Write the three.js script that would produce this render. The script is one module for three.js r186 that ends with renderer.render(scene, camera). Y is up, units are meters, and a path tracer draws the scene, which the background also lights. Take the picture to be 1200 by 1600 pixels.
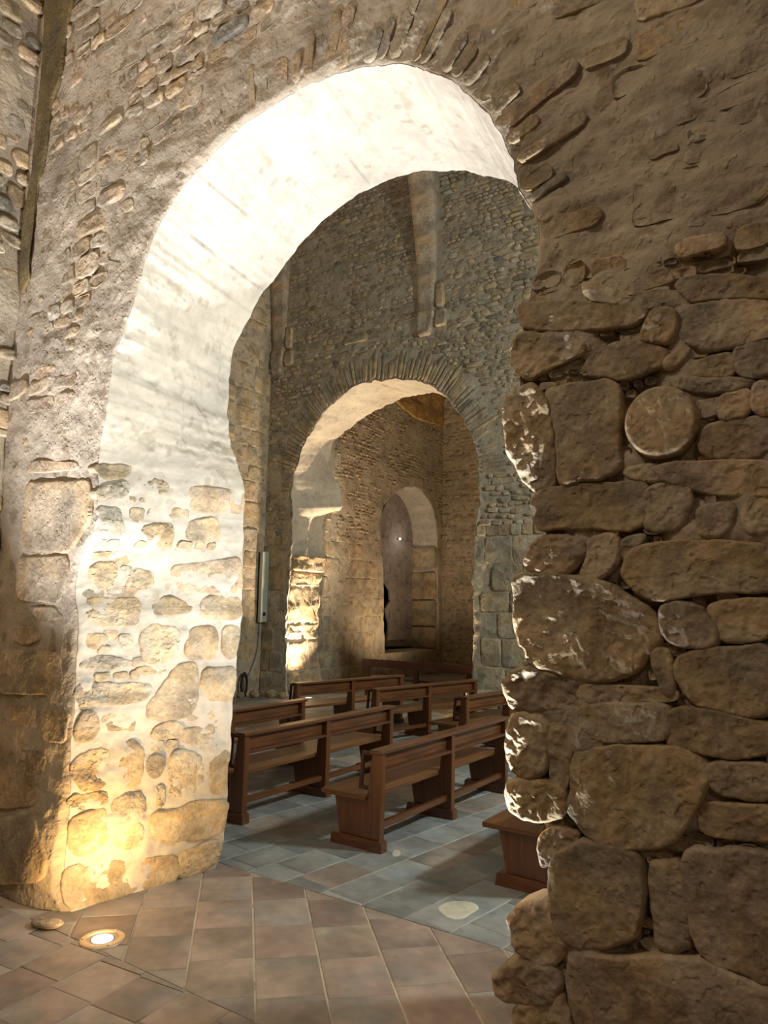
import * as THREE from 'three';
import { mergeGeometries } from 'three/addons/utils/BufferGeometryUtils.js';
import { RoundedBoxGeometry } from 'three/addons/geometries/RoundedBoxGeometry.js';
import { RectAreaLightUniformsLib } from 'three/addons/lights/RectAreaLightUniformsLib.js';

// ------------------------------------------------------------------ camera, exposure, lights
RectAreaLightUniformsLib.init();
const scene = new THREE.Scene();
scene.background = new THREE.Color(0x000000);
const renderer = new THREE.WebGLRenderer();
renderer.toneMapping = THREE.LinearToneMapping;
renderer.toneMappingExposure = 1.0;
renderer.shadowMap.enabled = true;

const FPX = 1145, YAW = 0.602, PITCH = 0.125, ROLL = 0.018;
const CAM = new THREE.Vector3(0, 1.9, 2.85);
const fwd = new THREE.Vector3(-Math.sin(YAW) * Math.cos(PITCH), Math.sin(PITCH), -Math.cos(YAW) * Math.cos(PITCH));
const r0 = new THREE.Vector3(Math.cos(YAW), 0, -Math.sin(YAW));
const u0 = new THREE.Vector3().crossVectors(r0, fwd);
const right = r0.clone().multiplyScalar(Math.cos(ROLL)).addScaledVector(u0, Math.sin(ROLL));
const up = u0.clone().multiplyScalar(Math.cos(ROLL)).addScaledVector(r0, -Math.sin(ROLL));
const camera = new THREE.PerspectiveCamera(THREE.MathUtils.radToDeg(2 * Math.atan(800 / FPX)), 0.75, 0.05, 100);
camera.position.copy(CAM);
camera.quaternion.setFromRotationMatrix(new THREE.Matrix4().makeBasis(right, up, fwd.clone().negate()));
scene.add(camera);

const LIGHT = {
  nave:   { color: 0xffead0, power: 105 },     // warm flood lamp in the room the photographer stands in
  nave2:  { color: 0xffe8d0, power: 30 },
  crossing: { color: 0xe4f0ea, power: 430 },  // cool flood lamp in the space with the pews
  upWarm: { color: 0xffd08e, power: 12 },    // recessed floor lamp beside the pale jamb
  upCool: { color: 0xf8fcff, power: 112 },    // recessed floor lamp beside the rough pier
  upFar:  { color: 0xffe2bc, power: 135 },
};

// ------------------------------------------------------------------ small maths
function rng(seed) { let a = seed >>> 0; return () => { a = (a + 0x6D2B79F5) >>> 0; let t = a; t = Math.imul(t ^ (t >>> 15), t | 1); t ^= t + Math.imul(t ^ (t >>> 7), t | 61); return ((t ^ (t >>> 14)) >>> 0) / 4294967296; }; }
function h3(x, y, z) { let h = Math.imul(x, 374761393) ^ Math.imul(y, 668265263) ^ Math.imul(z, 1274126177); h = Math.imul(h ^ (h >>> 13), 1274126177); h ^= h >>> 16; return (h >>> 0) / 4294967296; }
function vnoise(x, y, z) {
  const xi = Math.floor(x), yi = Math.floor(y), zi = Math.floor(z);
  let fx = x - xi, fy = y - yi, fz = z - zi; fx = fx * fx * (3 - 2 * fx); fy = fy * fy * (3 - 2 * fy); fz = fz * fz * (3 - 2 * fz);
  const L = (a, b, t) => a + (b - a) * t;
  return L(L(L(h3(xi, yi, zi), h3(xi + 1, yi, zi), fx), L(h3(xi, yi + 1, zi), h3(xi + 1, yi + 1, zi), fx), fy),
    L(L(h3(xi, yi, zi + 1), h3(xi + 1, yi, zi + 1), fx), L(h3(xi, yi + 1, zi + 1), h3(xi + 1, yi + 1, zi + 1), fx), fy), fz) * 2 - 1;
}
function fbm(x, y, z, o = 4) { let s = 0, a = 0.5; for (let i = 0; i < o; i++) { s += a * vnoise(x, y, z); x *= 2.03; y *= 2.03; z *= 2.03; a *= 0.5; } return s; }
const clamp = (x, a, b) => Math.min(b, Math.max(a, x));
const smooth = (a, b, x) => { const t = clamp((x - a) / (b - a), 0, 1); return t * t * (3 - 2 * t); };
const lerp = (a, b, t) => a + (b - a) * t;

// photo pixel -> a point on the plane the thing touches
function pray(px, py) { return fwd.clone().addScaledVector(right, (px - 600) / FPX).addScaledVector(up, -(py - 800) / FPX); }
function pxY(px, py, y = 0) { const d = pray(px, py); return CAM.clone().addScaledVector(d, (y - CAM.y) / d.y); }
function pxZ(px, py, z = 0) { const d = pray(px, py); return CAM.clone().addScaledVector(d, (z - CAM.z) / d.z); }
function pxX(px, py, x) { const d = pray(px, py); return CAM.clone().addScaledVector(d, (x - CAM.x) / d.x); }

// ------------------------------------------------------------------ textures
function pnoise(x, y, per, seed) {
  const xi = Math.floor(x), yi = Math.floor(y); let fx = x - xi, fy = y - yi; fx = fx * fx * (3 - 2 * fx); fy = fy * fy * (3 - 2 * fy);
  const m = (v) => ((v % per) + per) % per;
  const a = h3(m(xi), m(yi), seed), b = h3(m(xi + 1), m(yi), seed), c = h3(m(xi), m(yi + 1), seed), d = h3(m(xi + 1), m(yi + 1), seed);
  return lerp(lerp(a, b, fx), lerp(c, d, fx), fy) * 2 - 1;
}
function pfbm(u, v, base, oct, seed) { let s = 0, a = 0.5, p = base; for (let i = 0; i < oct; i++) { s += a * pnoise(u * p, v * p, p, seed + i * 17); p *= 2; a *= 0.55; } return s; }
function tex(n, fn, srgb, rep = 1) {
  const d = new Uint8Array(n * n * 4);
  for (let j = 0; j < n; j++) for (let i = 0; i < n; i++) {
    const c = fn(i / n, j / n), k = (j * n + i) * 4;
    d[k] = clamp(c[0], 0, 1) * 255; d[k + 1] = clamp(c[1], 0, 1) * 255; d[k + 2] = clamp(c[2], 0, 1) * 255; d[k + 3] = 255;
  }
  const t = new THREE.DataTexture(d, n, n, THREE.RGBAFormat);
  t.wrapS = t.wrapT = THREE.RepeatWrapping; t.magFilter = THREE.LinearFilter; t.minFilter = THREE.LinearMipmapLinearFilter; t.generateMipmaps = true;
  if (srgb) t.colorSpace = THREE.SRGBColorSpace;
  t.repeat.set(rep, rep); t.needsUpdate = true; return t;
}
const g1 = (v) => [v, v, v];
const stoneMap = tex(512, (u, v) => {
  const a = pfbm(u, v, 4, 6, 1), b = pfbm(u, v, 9, 4, 40), c = pfbm(u, v, 48, 2, 90);
  let k = 0.84 + a * 0.26 + c * 0.12; const pit = smooth(0.24, 0.42, b + c * 0.3) * 0.16;
  k -= pit * 0.6; const w = smooth(0.05, 0.4, pfbm(u, v, 3, 3, 70)) * 0.1;
  return [k * (1 + w * 0.3), k * (0.985 - w * 0.1), k * (0.95 - w * 0.75)];
}, true, 1.3);
const stoneBump = tex(512, (u, v) => {
  const a = pfbm(u, v, 8, 6, 5), c = pfbm(u, v, 40, 3, 33), p = smooth(0.22, 0.5, pfbm(u, v, 24, 2, 62));
  return g1(0.55 + a * 0.5 + c * 0.22 - p * 0.35);
}, false, 1.3);
const plasterMap = tex(512, (u, v) => {
  const a = pfbm(u, v, 3, 6, 11), b = pfbm(u, v, 14, 4, 21), s = smooth(0.26, 0.45, pfbm(u, v, 10, 4, 29));
  const k = 0.88 + a * 0.16 + b * 0.08 - s * 0.13; return [k, k * (0.985 - s * 0.02), k * (0.955 - s * 0.06)];
}, true, 0.8);
const limeMap = tex(512, (u, v) => {
  const a = pfbm(u, v, 3, 6, 111), b = pfbm(u, v, 20, 4, 121), s = smooth(0.3, 0.5, pfbm(u, v, 16, 4, 129));
  const k = 0.92 + a * 0.1 + b * 0.07 - s * 0.07; return [k, k * (0.985 - s * 0.01), k * (0.96 - s * 0.03)];
}, true, 0.9);
const plasterBump = tex(512, (u, v) => g1(0.5 + pfbm(u, v, 6, 6, 7) * 0.5 + pfbm(u, v, 40, 2, 19) * 0.18), false, 1.0);
const tileMap = tex(512, (u, v) => {
  const a = pfbm(u, v, 3, 5, 51), b = pfbm(u, v, 24, 3, 57), s = smooth(0.1, 0.4, pfbm(u, v, 5, 4, 59));
  const k = 0.86 + a * 0.26 + b * 0.08; return [k * (1 - s * 0.08), k * (1 - s * 0.03), k * (1 - s * 0.01)];
}, true, 0.7);
const tileBump = tex(256, (u, v) => g1(0.5 + pfbm(u, v, 6, 5, 77) * 0.5), false, 1.2);
const woodMap = tex(512, (u, v) => {
  const g = pnoise(u * 4 + pfbm(u, v, 3, 3, 3) * 0.3, v * 48, 48, 12) * 0.5 + pnoise(u * 8, v * 128, 128, 14) * 0.35 + pfbm(u, v, 3, 3, 15) * 0.5;
  const k = 0.8 + g * 0.24; return [k, k * 0.93, k * 0.86];
}, true, 1.1);
const woodBump = tex(256, (u, v) => g1(0.5 + pnoise(u * 4, v * 64, 64, 12) * 0.4), false, 1.1);

// ------------------------------------------------------------------ materials (linear base colours)
const lin = (r, g, b) => new THREE.Color().setRGB(r, g, b);
function stoneMat(r, g, b, bump = 0.011, rough = 0.93) { return new THREE.MeshStandardMaterial({ color: lin(r, g, b), map: stoneMap, bumpMap: stoneBump, bumpScale: bump, roughness: rough }); }
// one palette of local stone for every wall, near or far, lit or not; some blocks are more pitted, a few are coloured dark for the shade of pits
const STONE = [[.59, .49, .36], [.53, .44, .32], [.61, .505, .40], [.50, .425, .32], [.58, .505, .395], [.55, .495, .405], [.60, .515, .385]];
const tones = (list, bump) => list.map((k) => stoneMat(...STONE[k], bump));
const M = {
  stone: tones([0, 1, 2, 3, 4, 5, 6]),
  stoneRough: tones([0, 5], 0.02),           // the same stone, more pitted
  pitShade: stoneMat(.36, .335, .285, 0.012),   // scattered darker stones, their colour standing in for shaded pits in the rubble
  mortar: new THREE.MeshStandardMaterial({ color: lin(.56, .485, .385), map: plasterMap, bumpMap: stoneBump, bumpScale: 0.011, roughness: 0.96 }),
  lime: new THREE.MeshStandardMaterial({ color: lin(.60, .55, .475), map: limeMap, bumpMap: plasterBump, bumpScale: 0.008, roughness: 0.95 }),
  plain: new THREE.MeshStandardMaterial({ color: lin(.50, .43, .335), map: plasterMap, bumpMap: plasterBump, bumpScale: 0.01, roughness: 0.95 }),
  ochre: stoneMat(.62, .42, .18, 0.012),
  rubble: new THREE.MeshStandardMaterial({ color: 0xffffff, vertexColors: true, map: stoneMap, bumpMap: stoneBump, bumpScale: 0.006, roughness: 0.94 }),
  grout: new THREE.MeshStandardMaterial({ color: lin(.66, .58, .48), map: plasterMap, roughness: 0.9 }),
  tiles: [[.48, .36, .295], [.46, .38, .32], [.50, .365, .29], [.40, .40, .385], [.52, .40, .315], [.365, .37, .36]].map(([r, g, b]) =>
    new THREE.MeshStandardMaterial({ color: lin(r, g, b), map: tileMap, bumpMap: tileBump, bumpScale: 0.0025, roughness: 0.5 })),
  tileStuff: new THREE.MeshStandardMaterial({ color: 0xffffff, vertexColors: true, map: tileMap, bumpMap: tileBump, bumpScale: 0.0025, roughness: 0.5 }),
  wood: new THREE.MeshPhysicalMaterial({ color: lin(.19, .072, .020), map: woodMap, bumpMap: woodBump, bumpScale: 0.0012, roughness: 0.4, clearcoat: 0.5, clearcoatRoughness: 0.28 }),
  woodSeat: new THREE.MeshPhysicalMaterial({ color: lin(.26, .118, .038), map: woodMap, bumpMap: woodBump, bumpScale: 0.0012, roughness: 0.4, clearcoat: 0.25, clearcoatRoughness: 0.35 }),
  woodDark: new THREE.MeshPhysicalMaterial({ color: lin(.085, .030, .018), map: woodMap, bumpMap: woodBump, bumpScale: 0.0012, roughness: 0.5 }),
  brass: new THREE.MeshStandardMaterial({ color: lin(.62, .52, .36), metalness: 0.7, roughness: 0.38 }),
  steel: new THREE.MeshStandardMaterial({ color: lin(.6, .6, .58), metalness: 0.9, roughness: 0.3 }),
  well: new THREE.MeshStandardMaterial({ color: lin(.45, .42, .38), metalness: 0.6, roughness: 0.4 }),
  casing: new THREE.MeshStandardMaterial({ color: lin(.40, .42, .36), roughness: 0.5 }),
  black: new THREE.MeshStandardMaterial({ color: lin(.012, .012, .012), roughness: 0.6 }),
  cable: new THREE.MeshStandardMaterial({ color: lin(.32, .31, .26), roughness: 0.7 }),
  glowWarm: new THREE.MeshStandardMaterial({ color: 0x000000, emissive: 0xfff2d4, emissiveIntensity: 3.0 }),
  glowCool: new THREE.MeshStandardMaterial({ color: 0x000000, emissive: 0xf6fbff, emissiveIntensity: 3.0 }),
};

// ------------------------------------------------------------------ scene bookkeeping
const taken = new Map();
function numbered(n) { const k = taken.get(n) || 0; taken.set(n, k + 1); return k ? `${n}_${String(k).padStart(3, '0')}` : n; }
function obj(name, geo, mat, parent) { const m = new THREE.Mesh(geo, mat); m.name = name; m.castShadow = m.receiveShadow = true; if (parent) parent.add(m); else { m.name = numbered(name); scene.add(m); } return m; }
function thing(name, label, category, pos = [0, 0, 0], turn = 0, group) { const g = new THREE.Group(); g.name = numbered(name); g.position.set(...pos); g.rotation.y = turn; g.userData = { label, category }; if (group) g.userData.group = group; scene.add(g); return g; }
function struct(name, label, category) { const g = thing(name, label, category); g.userData.kind = 'structure'; return g; }

// ------------------------------------------------------------------ masonry builders
const frameZ = (z) => (u, v, h) => [u, v, z + h];            // a wall that faces +z; u = x
const frameX = (x) => (u, v, h) => [x + h, v, -u];           // a wall that faces +x; u = -z
// one stone: outline in wall coordinates, rounded and roughened face, reaching `back` into the wall
function stoneGeo(poly, F, o = {}) {
  const { h = 0.02, back = 0.06, n = 40, rings = 8, rough = 0.006, wob = 0.006, cut = 0.03, rad = 0.014, grow = 0, seed = 0, dome = 0, tilt = [0, 0] } = o;
  let P = poly;
  for (let k = 0; k < 2; k++) { const Q = [], lim = k ? cut * 0.35 : cut; for (let i = 0; i < P.length; i++) { const a = P[i], b = P[(i + 1) % P.length], l = Math.hypot(b[0] - a[0], b[1] - a[1]), t = Math.min(0.25, lim / Math.max(l, 1e-6)); Q.push([lerp(a[0], b[0], t), lerp(a[1], b[1], t)], [lerp(b[0], a[0], t), lerp(b[1], a[1], t)]); } P = Q; }
  const L = [0]; for (let i = 0; i < P.length; i++) { const a = P[i], b = P[(i + 1) % P.length]; L.push(L[i] + Math.hypot(b[0] - a[0], b[1] - a[1])); }
  const tot = L[P.length], R = []; let j = 0;
  for (let i = 0; i < n; i++) { const s = tot * i / n; while (L[j + 1] < s) j++; const t = (s - L[j]) / Math.max(1e-9, L[j + 1] - L[j]), a = P[j], b = P[(j + 1) % P.length]; R.push([lerp(a[0], b[0], t), lerp(a[1], b[1], t)]); }
  let area = 0, cx = 0, cy = 0; for (let i = 0; i < n; i++) { const a = R[i], b = R[(i + 1) % n], c = a[0] * b[1] - b[0] * a[1]; area += c; cx += (a[0] + b[0]) * c; cy += (a[1] + b[1]) * c; }
  cx /= 3 * area; cy /= 3 * area; if (area < 0) R.reverse();
  const size = Math.sqrt(Math.abs(area) / 2);
  const pos = [], uv = [], idx = [];
  const put = (u, v, hh) => { pos.push(...F(u, v, hh)); uv.push(u + seed * 0.37, v + seed * 0.71); };
  const prof = [[1, -back], [1, -back * 0.15]];
  for (let k = 0; k <= rings - 2; k++) { const t = Math.pow((k + 0.35) / (rings - 1), 1.7); const s = 1 - t; const e = clamp((1 - s) * size * 0.5 / rad, 0, 1); prof.push([s, h * Math.sqrt(1 - (1 - e) * (1 - e)) + dome * (1 - s * s)]); }
  for (const [s, hh] of prof) for (let i = 0; i < n; i++) {
    const w = 1 + 2 * grow / size + wob / size * fbm(R[i][0] * 14 + seed, R[i][1] * 14, seed * 3.1, 3) * 2 * (s > 0.6 ? 1 : 0.3);
    const u = cx + (R[i][0] - cx) * s * w, v = cy + (R[i][1] - cy) * s * w;
    const nz = hh > -back * 0.1 ? rough * (fbm(u * 3.5, v * 3.5, seed + 2, 2) * 2 + fbm(u * 9, v * 9, seed, 3) * 1.6 + fbm(u * 36, v * 36, seed + 5, 2)) : 0;
    put(u, v, hh + nz + (hh > -back * 0.5 ? (u - cx) * tilt[0] + (v - cy) * tilt[1] : 0));
  }
  put(cx, cy, h + dome + rough * fbm(cx * 9, cy * 9, seed, 3) * 2);
  const K = prof.length;
  for (let k = 0; k < K - 1; k++) for (let i = 0; i < n; i++) { const a = k * n + i, b = k * n + (i + 1) % n, c = a + n, d = b + n; idx.push(a, b, d, a, d, c); }
  const c = K * n; for (let i = 0; i < n; i++) idx.push((K - 1) * n + i, (K - 1) * n + (i + 1) % n, c);
  const g = new THREE.BufferGeometry();
  g.setAttribute('position', new THREE.Float32BufferAttribute(pos, 3)); g.setAttribute('uv', new THREE.Float32BufferAttribute(uv, 2)); g.setIndex(idx); g.computeVertexNormals();
  g.userData.size = size; return g;
}
function paint(g, c) { const n = g.attributes.position.count, a = new Float32Array(n * 3); for (let i = 0; i < n; i++) { a[3 * i] = c.r; a[3 * i + 1] = c.g; a[3 * i + 2] = c.b; } g.setAttribute('color', new THREE.BufferAttribute(a, 3)); return g; }
// puts a list of { g, mat } into a wall: the 300 that show largest each as a mesh, the others joined
function addPieces(list, name, stuffName, parent, max = 300) {
  const cen = (g) => { g.computeBoundingSphere(); return g.boundingSphere; };
  for (const p of list) { const b = cen(p.g), d = b.center.clone().sub(CAM); const z = d.dot(fwd); const x = 600 + FPX * d.dot(right) / z, y = 800 - FPX * d.dot(up) / z; const inside = z > 0.2 && x > -40 && x < 1240 && y > -40 && y < 1640; p.w = (inside ? 1 : 0.02) * (p.vis ?? 1) * b.radius / Math.max(0.3, z); }
  list.sort((a, b) => b.w - a.w);
  list.slice(0, max).forEach((p) => obj(name, p.g, p.mat, parent));
  const rest = list.slice(max);
  if (rest.length) { const m = obj(stuffName, mergeGeometries(rest.map((p) => paint(p.g, p.mat.color))), stuffName.includes('tile') ? M.tileStuff : M.rubble, parent); m.userData.kind = 'stuff'; m.userData.label = 'smaller pieces of the same surface, too many to tell apart'; }
}
// rubble courses: irregular rounded stones bedded in mortar
function rubble(F, [ua, ub], [va, vb], keep, o) {
  const { lift = () => 0, ch = [0.07, 0.13], asp = [1.3, 3.2], h = [0.004, 0.02], mats, dark = 0.05, skip = 0.06, n = 12, rings = 3, rough = 0.004, seed = 1, gap = 0.012, slope = 0, back = 0.05 } = o;
  const R = rng(seed), out = []; let v = va;
  while (v < vb) {
    const c = lerp(ch[0], ch[1], R()); let u = ua - R() * 0.2;
    while (u < ub) {
      const len = c * lerp(asp[0], asp[1], R() * R()); const cu = u + len / 2, cv = v + c / 2 + slope * (u - ua) + fbm(u * 1.3, v * 1.3, seed, 2) * c * 0.9;
      const hw = len / 2 - gap, hh = c / 2 * lerp(0.72, 1.08, R()) - gap * 0.5, rot = (R() - 0.5) * 0.22, cs = Math.cos(rot), sn = Math.sin(rot);
      const pr = R(), tone = R(), hi = lerp(h[0], h[1], R()), j = () => 0.72 + R() * 0.36;
      u += len;
      const pts = [[-hw * j(), -hh * j()], [0, -hh * j() * 1.05], [hw * j(), -hh * j()], [hw * (j() + .08), 0], [hw * j(), hh * j()], [0, hh * j() * 1.05], [-hw * j(), hh * j()], [-hw * (j() + .08), 0]];
      if (pr < skip || !keep(cu, cv, hw, hh)) continue;
      const poly = pts.map(([a, b]) => [cu + a * cs - b * sn, cv + a * sn + b * cs]);
      const mat = tone < dark ? M.pitShade : mats[Math.floor(R() * mats.length)];
      out.push({ g: stoneGeo(poly, F, { h: hi + lift(cu, cv), back, n, rings, rough, wob: 0.01, rad: 0.012 + 0.02 * R(), seed: (seed * 7 + out.length * 0.137) % 50 }), mat });
    }
    v += c;
  }
  return out;
}
// squared blocks in courses
function ashlar(F, [ua, ub], [va, vb], keep, o) {
  const { ch = [0.3, 0.45], asp = [1, 2], h = [0.012, 0.025], mats, n = 28, rings = 5, rough = 0.006, seed = 1, gap = 0.012, back = 0.06 } = o;
  const R = rng(seed), out = []; let v = va;
  while (v < vb - 0.05) {
    let c = lerp(ch[0], ch[1], R()); if (v + c > vb - 0.12) c = vb - v; let u = ua - R() * 0.25;
    while (u < ub) {
      const len = c * lerp(asp[0], asp[1], R()); const a = Math.max(u, ua) + gap / 2, b = Math.min(u + len, ub) - gap / 2, q = () => (R() - .5) * 0.02; u += len; const hi = lerp(h[0], h[1], R()), mt = mats[Math.floor(R() * mats.length)];
      if (b - a < 0.08 || !keep((a + b) / 2, v + c / 2, (b - a) / 2, c / 2)) continue;
      const y0 = v + gap / 2, y1 = v + c - gap / 2;
      const poly = [[a + q() + .01, y0 + .008], [(a + b) / 2, y0 + q() * .4], [b + q() - .01, y0 + .008], [b, (y0 + y1) / 2], [b + q() - .01, y1 - .008], [(a + b) / 2, y1 + q() * .4], [a + q() + .01, y1 - .008], [a, (y0 + y1) / 2]];
      out.push({ g: stoneGeo(poly, F, { h: hi, back, n, rings, rough, wob: 0.008, rad: 0.01, cut: 0.02, seed: (seed * 5 + out.length * 0.31) % 50 }), mat: mt });
    }
    v += c;
  }
  return out;
}
// ---- a wall with an arched opening: outlines of the opening on its two faces, lofted
function resample(pts, n) {
  const L = [0]; for (let i = 1; i < pts.length; i++) L.push(L[i - 1] + Math.hypot(pts[i][0] - pts[i - 1][0], pts[i][1] - pts[i - 1][1]));
  const out = []; let j = 0; for (let i = 0; i <= n; i++) { const s = L[L.length - 1] * i / n; while (j < pts.length - 2 && L[j + 1] < s) j++; const t = clamp((s - L[j]) / Math.max(1e-9, L[j + 1] - L[j]), 0, 1); out.push([lerp(pts[j][0], pts[j + 1][0], t), lerp(pts[j][1], pts[j + 1][1], t)]); } return out;
}
function spline(pts, n) { const c = new THREE.CatmullRomCurve3(pts.map((p) => new THREE.Vector3(p[0], p[1], 0)), false, 'centripetal'); return resample(c.getPoints(pts.length * 14).map((p) => [p.x, p.y]), n); }
function twoHalf(pts, n) { let k = 0; pts.forEach((p, i) => { if (p[1] > pts[k][1]) k = i; }); const full = spline(pts, 1600); let q = 0; full.forEach((p, i) => { if (p[1] > full[q][1]) q = i; }); return [...resample(full.slice(0, q + 1), n / 2), ...resample(full.slice(q), n / 2).slice(1)]; }
function inPoly(u, v, P) { let c = false; for (let i = 0, j = P.length - 1; i < P.length; j = i++) if ((P[i][1] > v) !== (P[j][1] > v) && u < (P[j][0] - P[i][0]) * (v - P[i][1]) / (P[j][1] - P[i][1]) + P[i][0]) c = !c; return c; }
function distPoly(u, v, P) { let d = 1e9; for (let i = 0; i < P.length - 1; i++) { const [ax, ay] = P[i], [bx, by] = P[i + 1]; const dx = bx - ax, dy = by - ay, t = clamp(((u - ax) * dx + (v - ay) * dy) / (dx * dx + dy * dy + 1e-12), 0, 1); d = Math.min(d, Math.hypot(u - ax - dx * t, v - ay - dy * t)); } return d; }
function grid(ni, nj, fn, flip) {
  const pos = [], uv = [], idx = [];
  for (let i = 0; i <= ni; i++) for (let j = 0; j <= nj; j++) { const [p, t] = fn(i / ni, j / nj, i, j); pos.push(...p); uv.push(...t); }
  for (let i = 0; i < ni; i++) for (let j = 0; j < nj; j++) { const a = i * (nj + 1) + j, b = a + 1, c = a + nj + 1, d = c + 1; flip ? idx.push(a, b, d, a, d, c) : idx.push(a, d, b, a, c, d); }
  const g = new THREE.BufferGeometry(); g.setAttribute('position', new THREE.Float32BufferAttribute(pos, 3)); g.setAttribute('uv', new THREE.Float32BufferAttribute(uv, 2)); g.setIndex(idx); g.computeVertexNormals(); return g;
}
function archWall({ front, back, F, T, box: [uA, uB, vTop], spring, n = 600, nt = 140, nd = 60, disp, reveal, edge = 0.012, edgeFreq = 11 }) {
  const O = twoHalf(front, n), B = twoHalf(back, n), N = O.length - 1;
  const jag = (P, k) => P.map(([u, v], i) => { const e = edge * smooth(0, 0.3, v + 0.05); return [u + e * fbm(u * edgeFreq, v * edgeFreq, k, 4) * 2, v + e * fbm(u * edgeFreq, v * edgeFreq, k + 9, 4) * 2]; });
  const Fo = jag(O, 1), Bo = jag(B, 3);
  let apex = 0; Fo.forEach((p, i) => { if (p[1] > Fo[apex][1]) apex = i; });
  let sL = 0, sR = N; for (let i = 0; i < apex; i++) if (Fo[i][1] < spring) sL = i; for (let i = N; i > apex; i--) if (Fo[i][1] < spring) sR = i;
  const mkQ = (P) => {      // for each point of the outline a point on the outer rectangle: level with it below the springing, radial above
    const c = [(P[sL][0] + P[sR][0]) / 2, spring], out = []; let m = 0;
    for (let i = 0; i <= N; i++) {
      const p = P[i];
      if (i <= sL) { m = Math.max(m, p[1]); out.push([uA, Math.min(m, spring)]); }
      else if (i < sR) { const dx = p[0] - c[0], dy = Math.max(0, p[1] - c[1]); const kx = dx < 0 ? (uA - c[0]) / dx : (uB - c[0]) / Math.max(dx, 1e-6), ky = dy > 1e-6 ? (vTop - c[1]) / dy : 1e9; const k = Math.min(kx, ky); out.push([c[0] + dx * k, c[1] + dy * k]); }
      else out.push([uB, 0]);
    }
    m = 0; for (let i = N; i >= sR; i--) { m = Math.max(m, P[i][1]); out[i] = [uB, Math.min(m, spring)]; }
    out[0] = [uA, 0]; out[N] = [uB, 0]; return out;
  };
  const QF = mkQ(Fo), QB = mkQ(Bo);
  const face = grid(N, nt, (a, b, i, j) => {
    const p = Fo[i], q = QF[i], t = Math.pow(j / nt, 1.5), u = lerp(p[0], q[0], t), v = lerp(p[1], q[1], t), d = Math.hypot(u - p[0], v - p[1]);
    return [F(u, v, disp(u, v) * smooth(-0.01, 0.05, d) - 0.014 * Math.exp(-d / 0.012)), [u, v]];
  }, true);
  let acc = 0; const arc = Fo.map((p, i) => (acc += i ? Math.hypot(p[0] - Fo[i - 1][0], p[1] - Fo[i - 1][1]) : 0));
  const rev = grid(N, nd, (a, b, i, j) => {
    const t = j / nd, p = Fo[i], q = Bo[i], u = lerp(p[0], q[0], t), v = lerp(p[1], q[1], t), a1 = Fo[Math.max(0, i - 2)], a2 = Fo[Math.min(N, i + 2)];
    let nx = a2[1] - a1[1], ny = -(a2[0] - a1[0]); const l = Math.hypot(nx, ny) || 1; nx /= l; ny /= l;   // points into the opening
    const e = reveal(u, v, t * T, arc[i]) * smooth(0, 0.04, t) * smooth(0, 0.04, 1 - t);
    const lo = smooth(0, 0.05, v); return [F(u + nx * e, v + ny * e * lo, -t * T - (j === 0 ? 0.014 : 0)), [arc[i], t * T]];
  }, false);
  const rear = grid(N, 6, (a, b, i, j) => { const p = Bo[i], q = QB[i], t = j / 6; return [F(lerp(p[0], q[0], t), lerp(p[1], q[1], t), -T), [lerp(p[0], q[0], t), lerp(p[1], q[1], t)]]; }, false);
  return { face, rev, rear, outline: Fo, backOutline: Bo };
}
function voussoirs(outline, F, vMin, o) {
  const { bare = () => 0, len = [0.22, 0.36], wid = [0.05, 0.09], mats, seed = 3, h = [0.006, 0.022], start = 0.02, n = 16, rings = 4 } = o; const R = rng(seed), out = [];
  let i = 0; const N = outline.length - 1, P = (k) => outline[clamp(Math.round(k), 0, N)];
  let step = 0; for (let k = 1; k <= N; k++) step += Math.hypot(outline[k][0] - outline[k - 1][0], outline[k][1] - outline[k - 1][1]); step /= N;
  while (i < N) {
    const w = lerp(wid[0], wid[1], R()), k = i + w / 2 / step, p = P(k), a = P(k - 10), b = P(k + 10), ln = lerp(len[0], len[1], R()), tone = R(), mt = mats[Math.floor(R() * mats.length)], hh = lerp(h[0], h[1], R()); i += w / step;
    if (p[1] < vMin || R() < bare(p[0], p[1])) continue;
    let tx = b[0] - a[0], ty = b[1] - a[1]; const l = Math.hypot(tx, ty); tx /= l; ty /= l; const nx = -ty, ny = tx; const g = 0.008, x0 = -w / 2 + g, x1 = w / 2 - g;
    const q = (x, y) => [p[0] + tx * x + nx * y, p[1] + ty * x + ny * y], jj = () => (R() - .5) * 0.012;
    out.push({ g: stoneGeo([q(x0, start), q(x1, start + jj()), q(x1 + jj() + .004, start + ln * .5), q(x1 + .008, start + ln + jj()), q(x0 - .008, start + ln), q(x0 + jj(), start + ln * .5)], F, { h: hh, back: 0.05, n, rings, rough: 0.004, rad: 0.014, wob: 0.004, seed: (seed + i * 0.013) % 50 }), mat: tone < 0.06 ? M.pitShade : mt });
  }
  return out;
}

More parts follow.
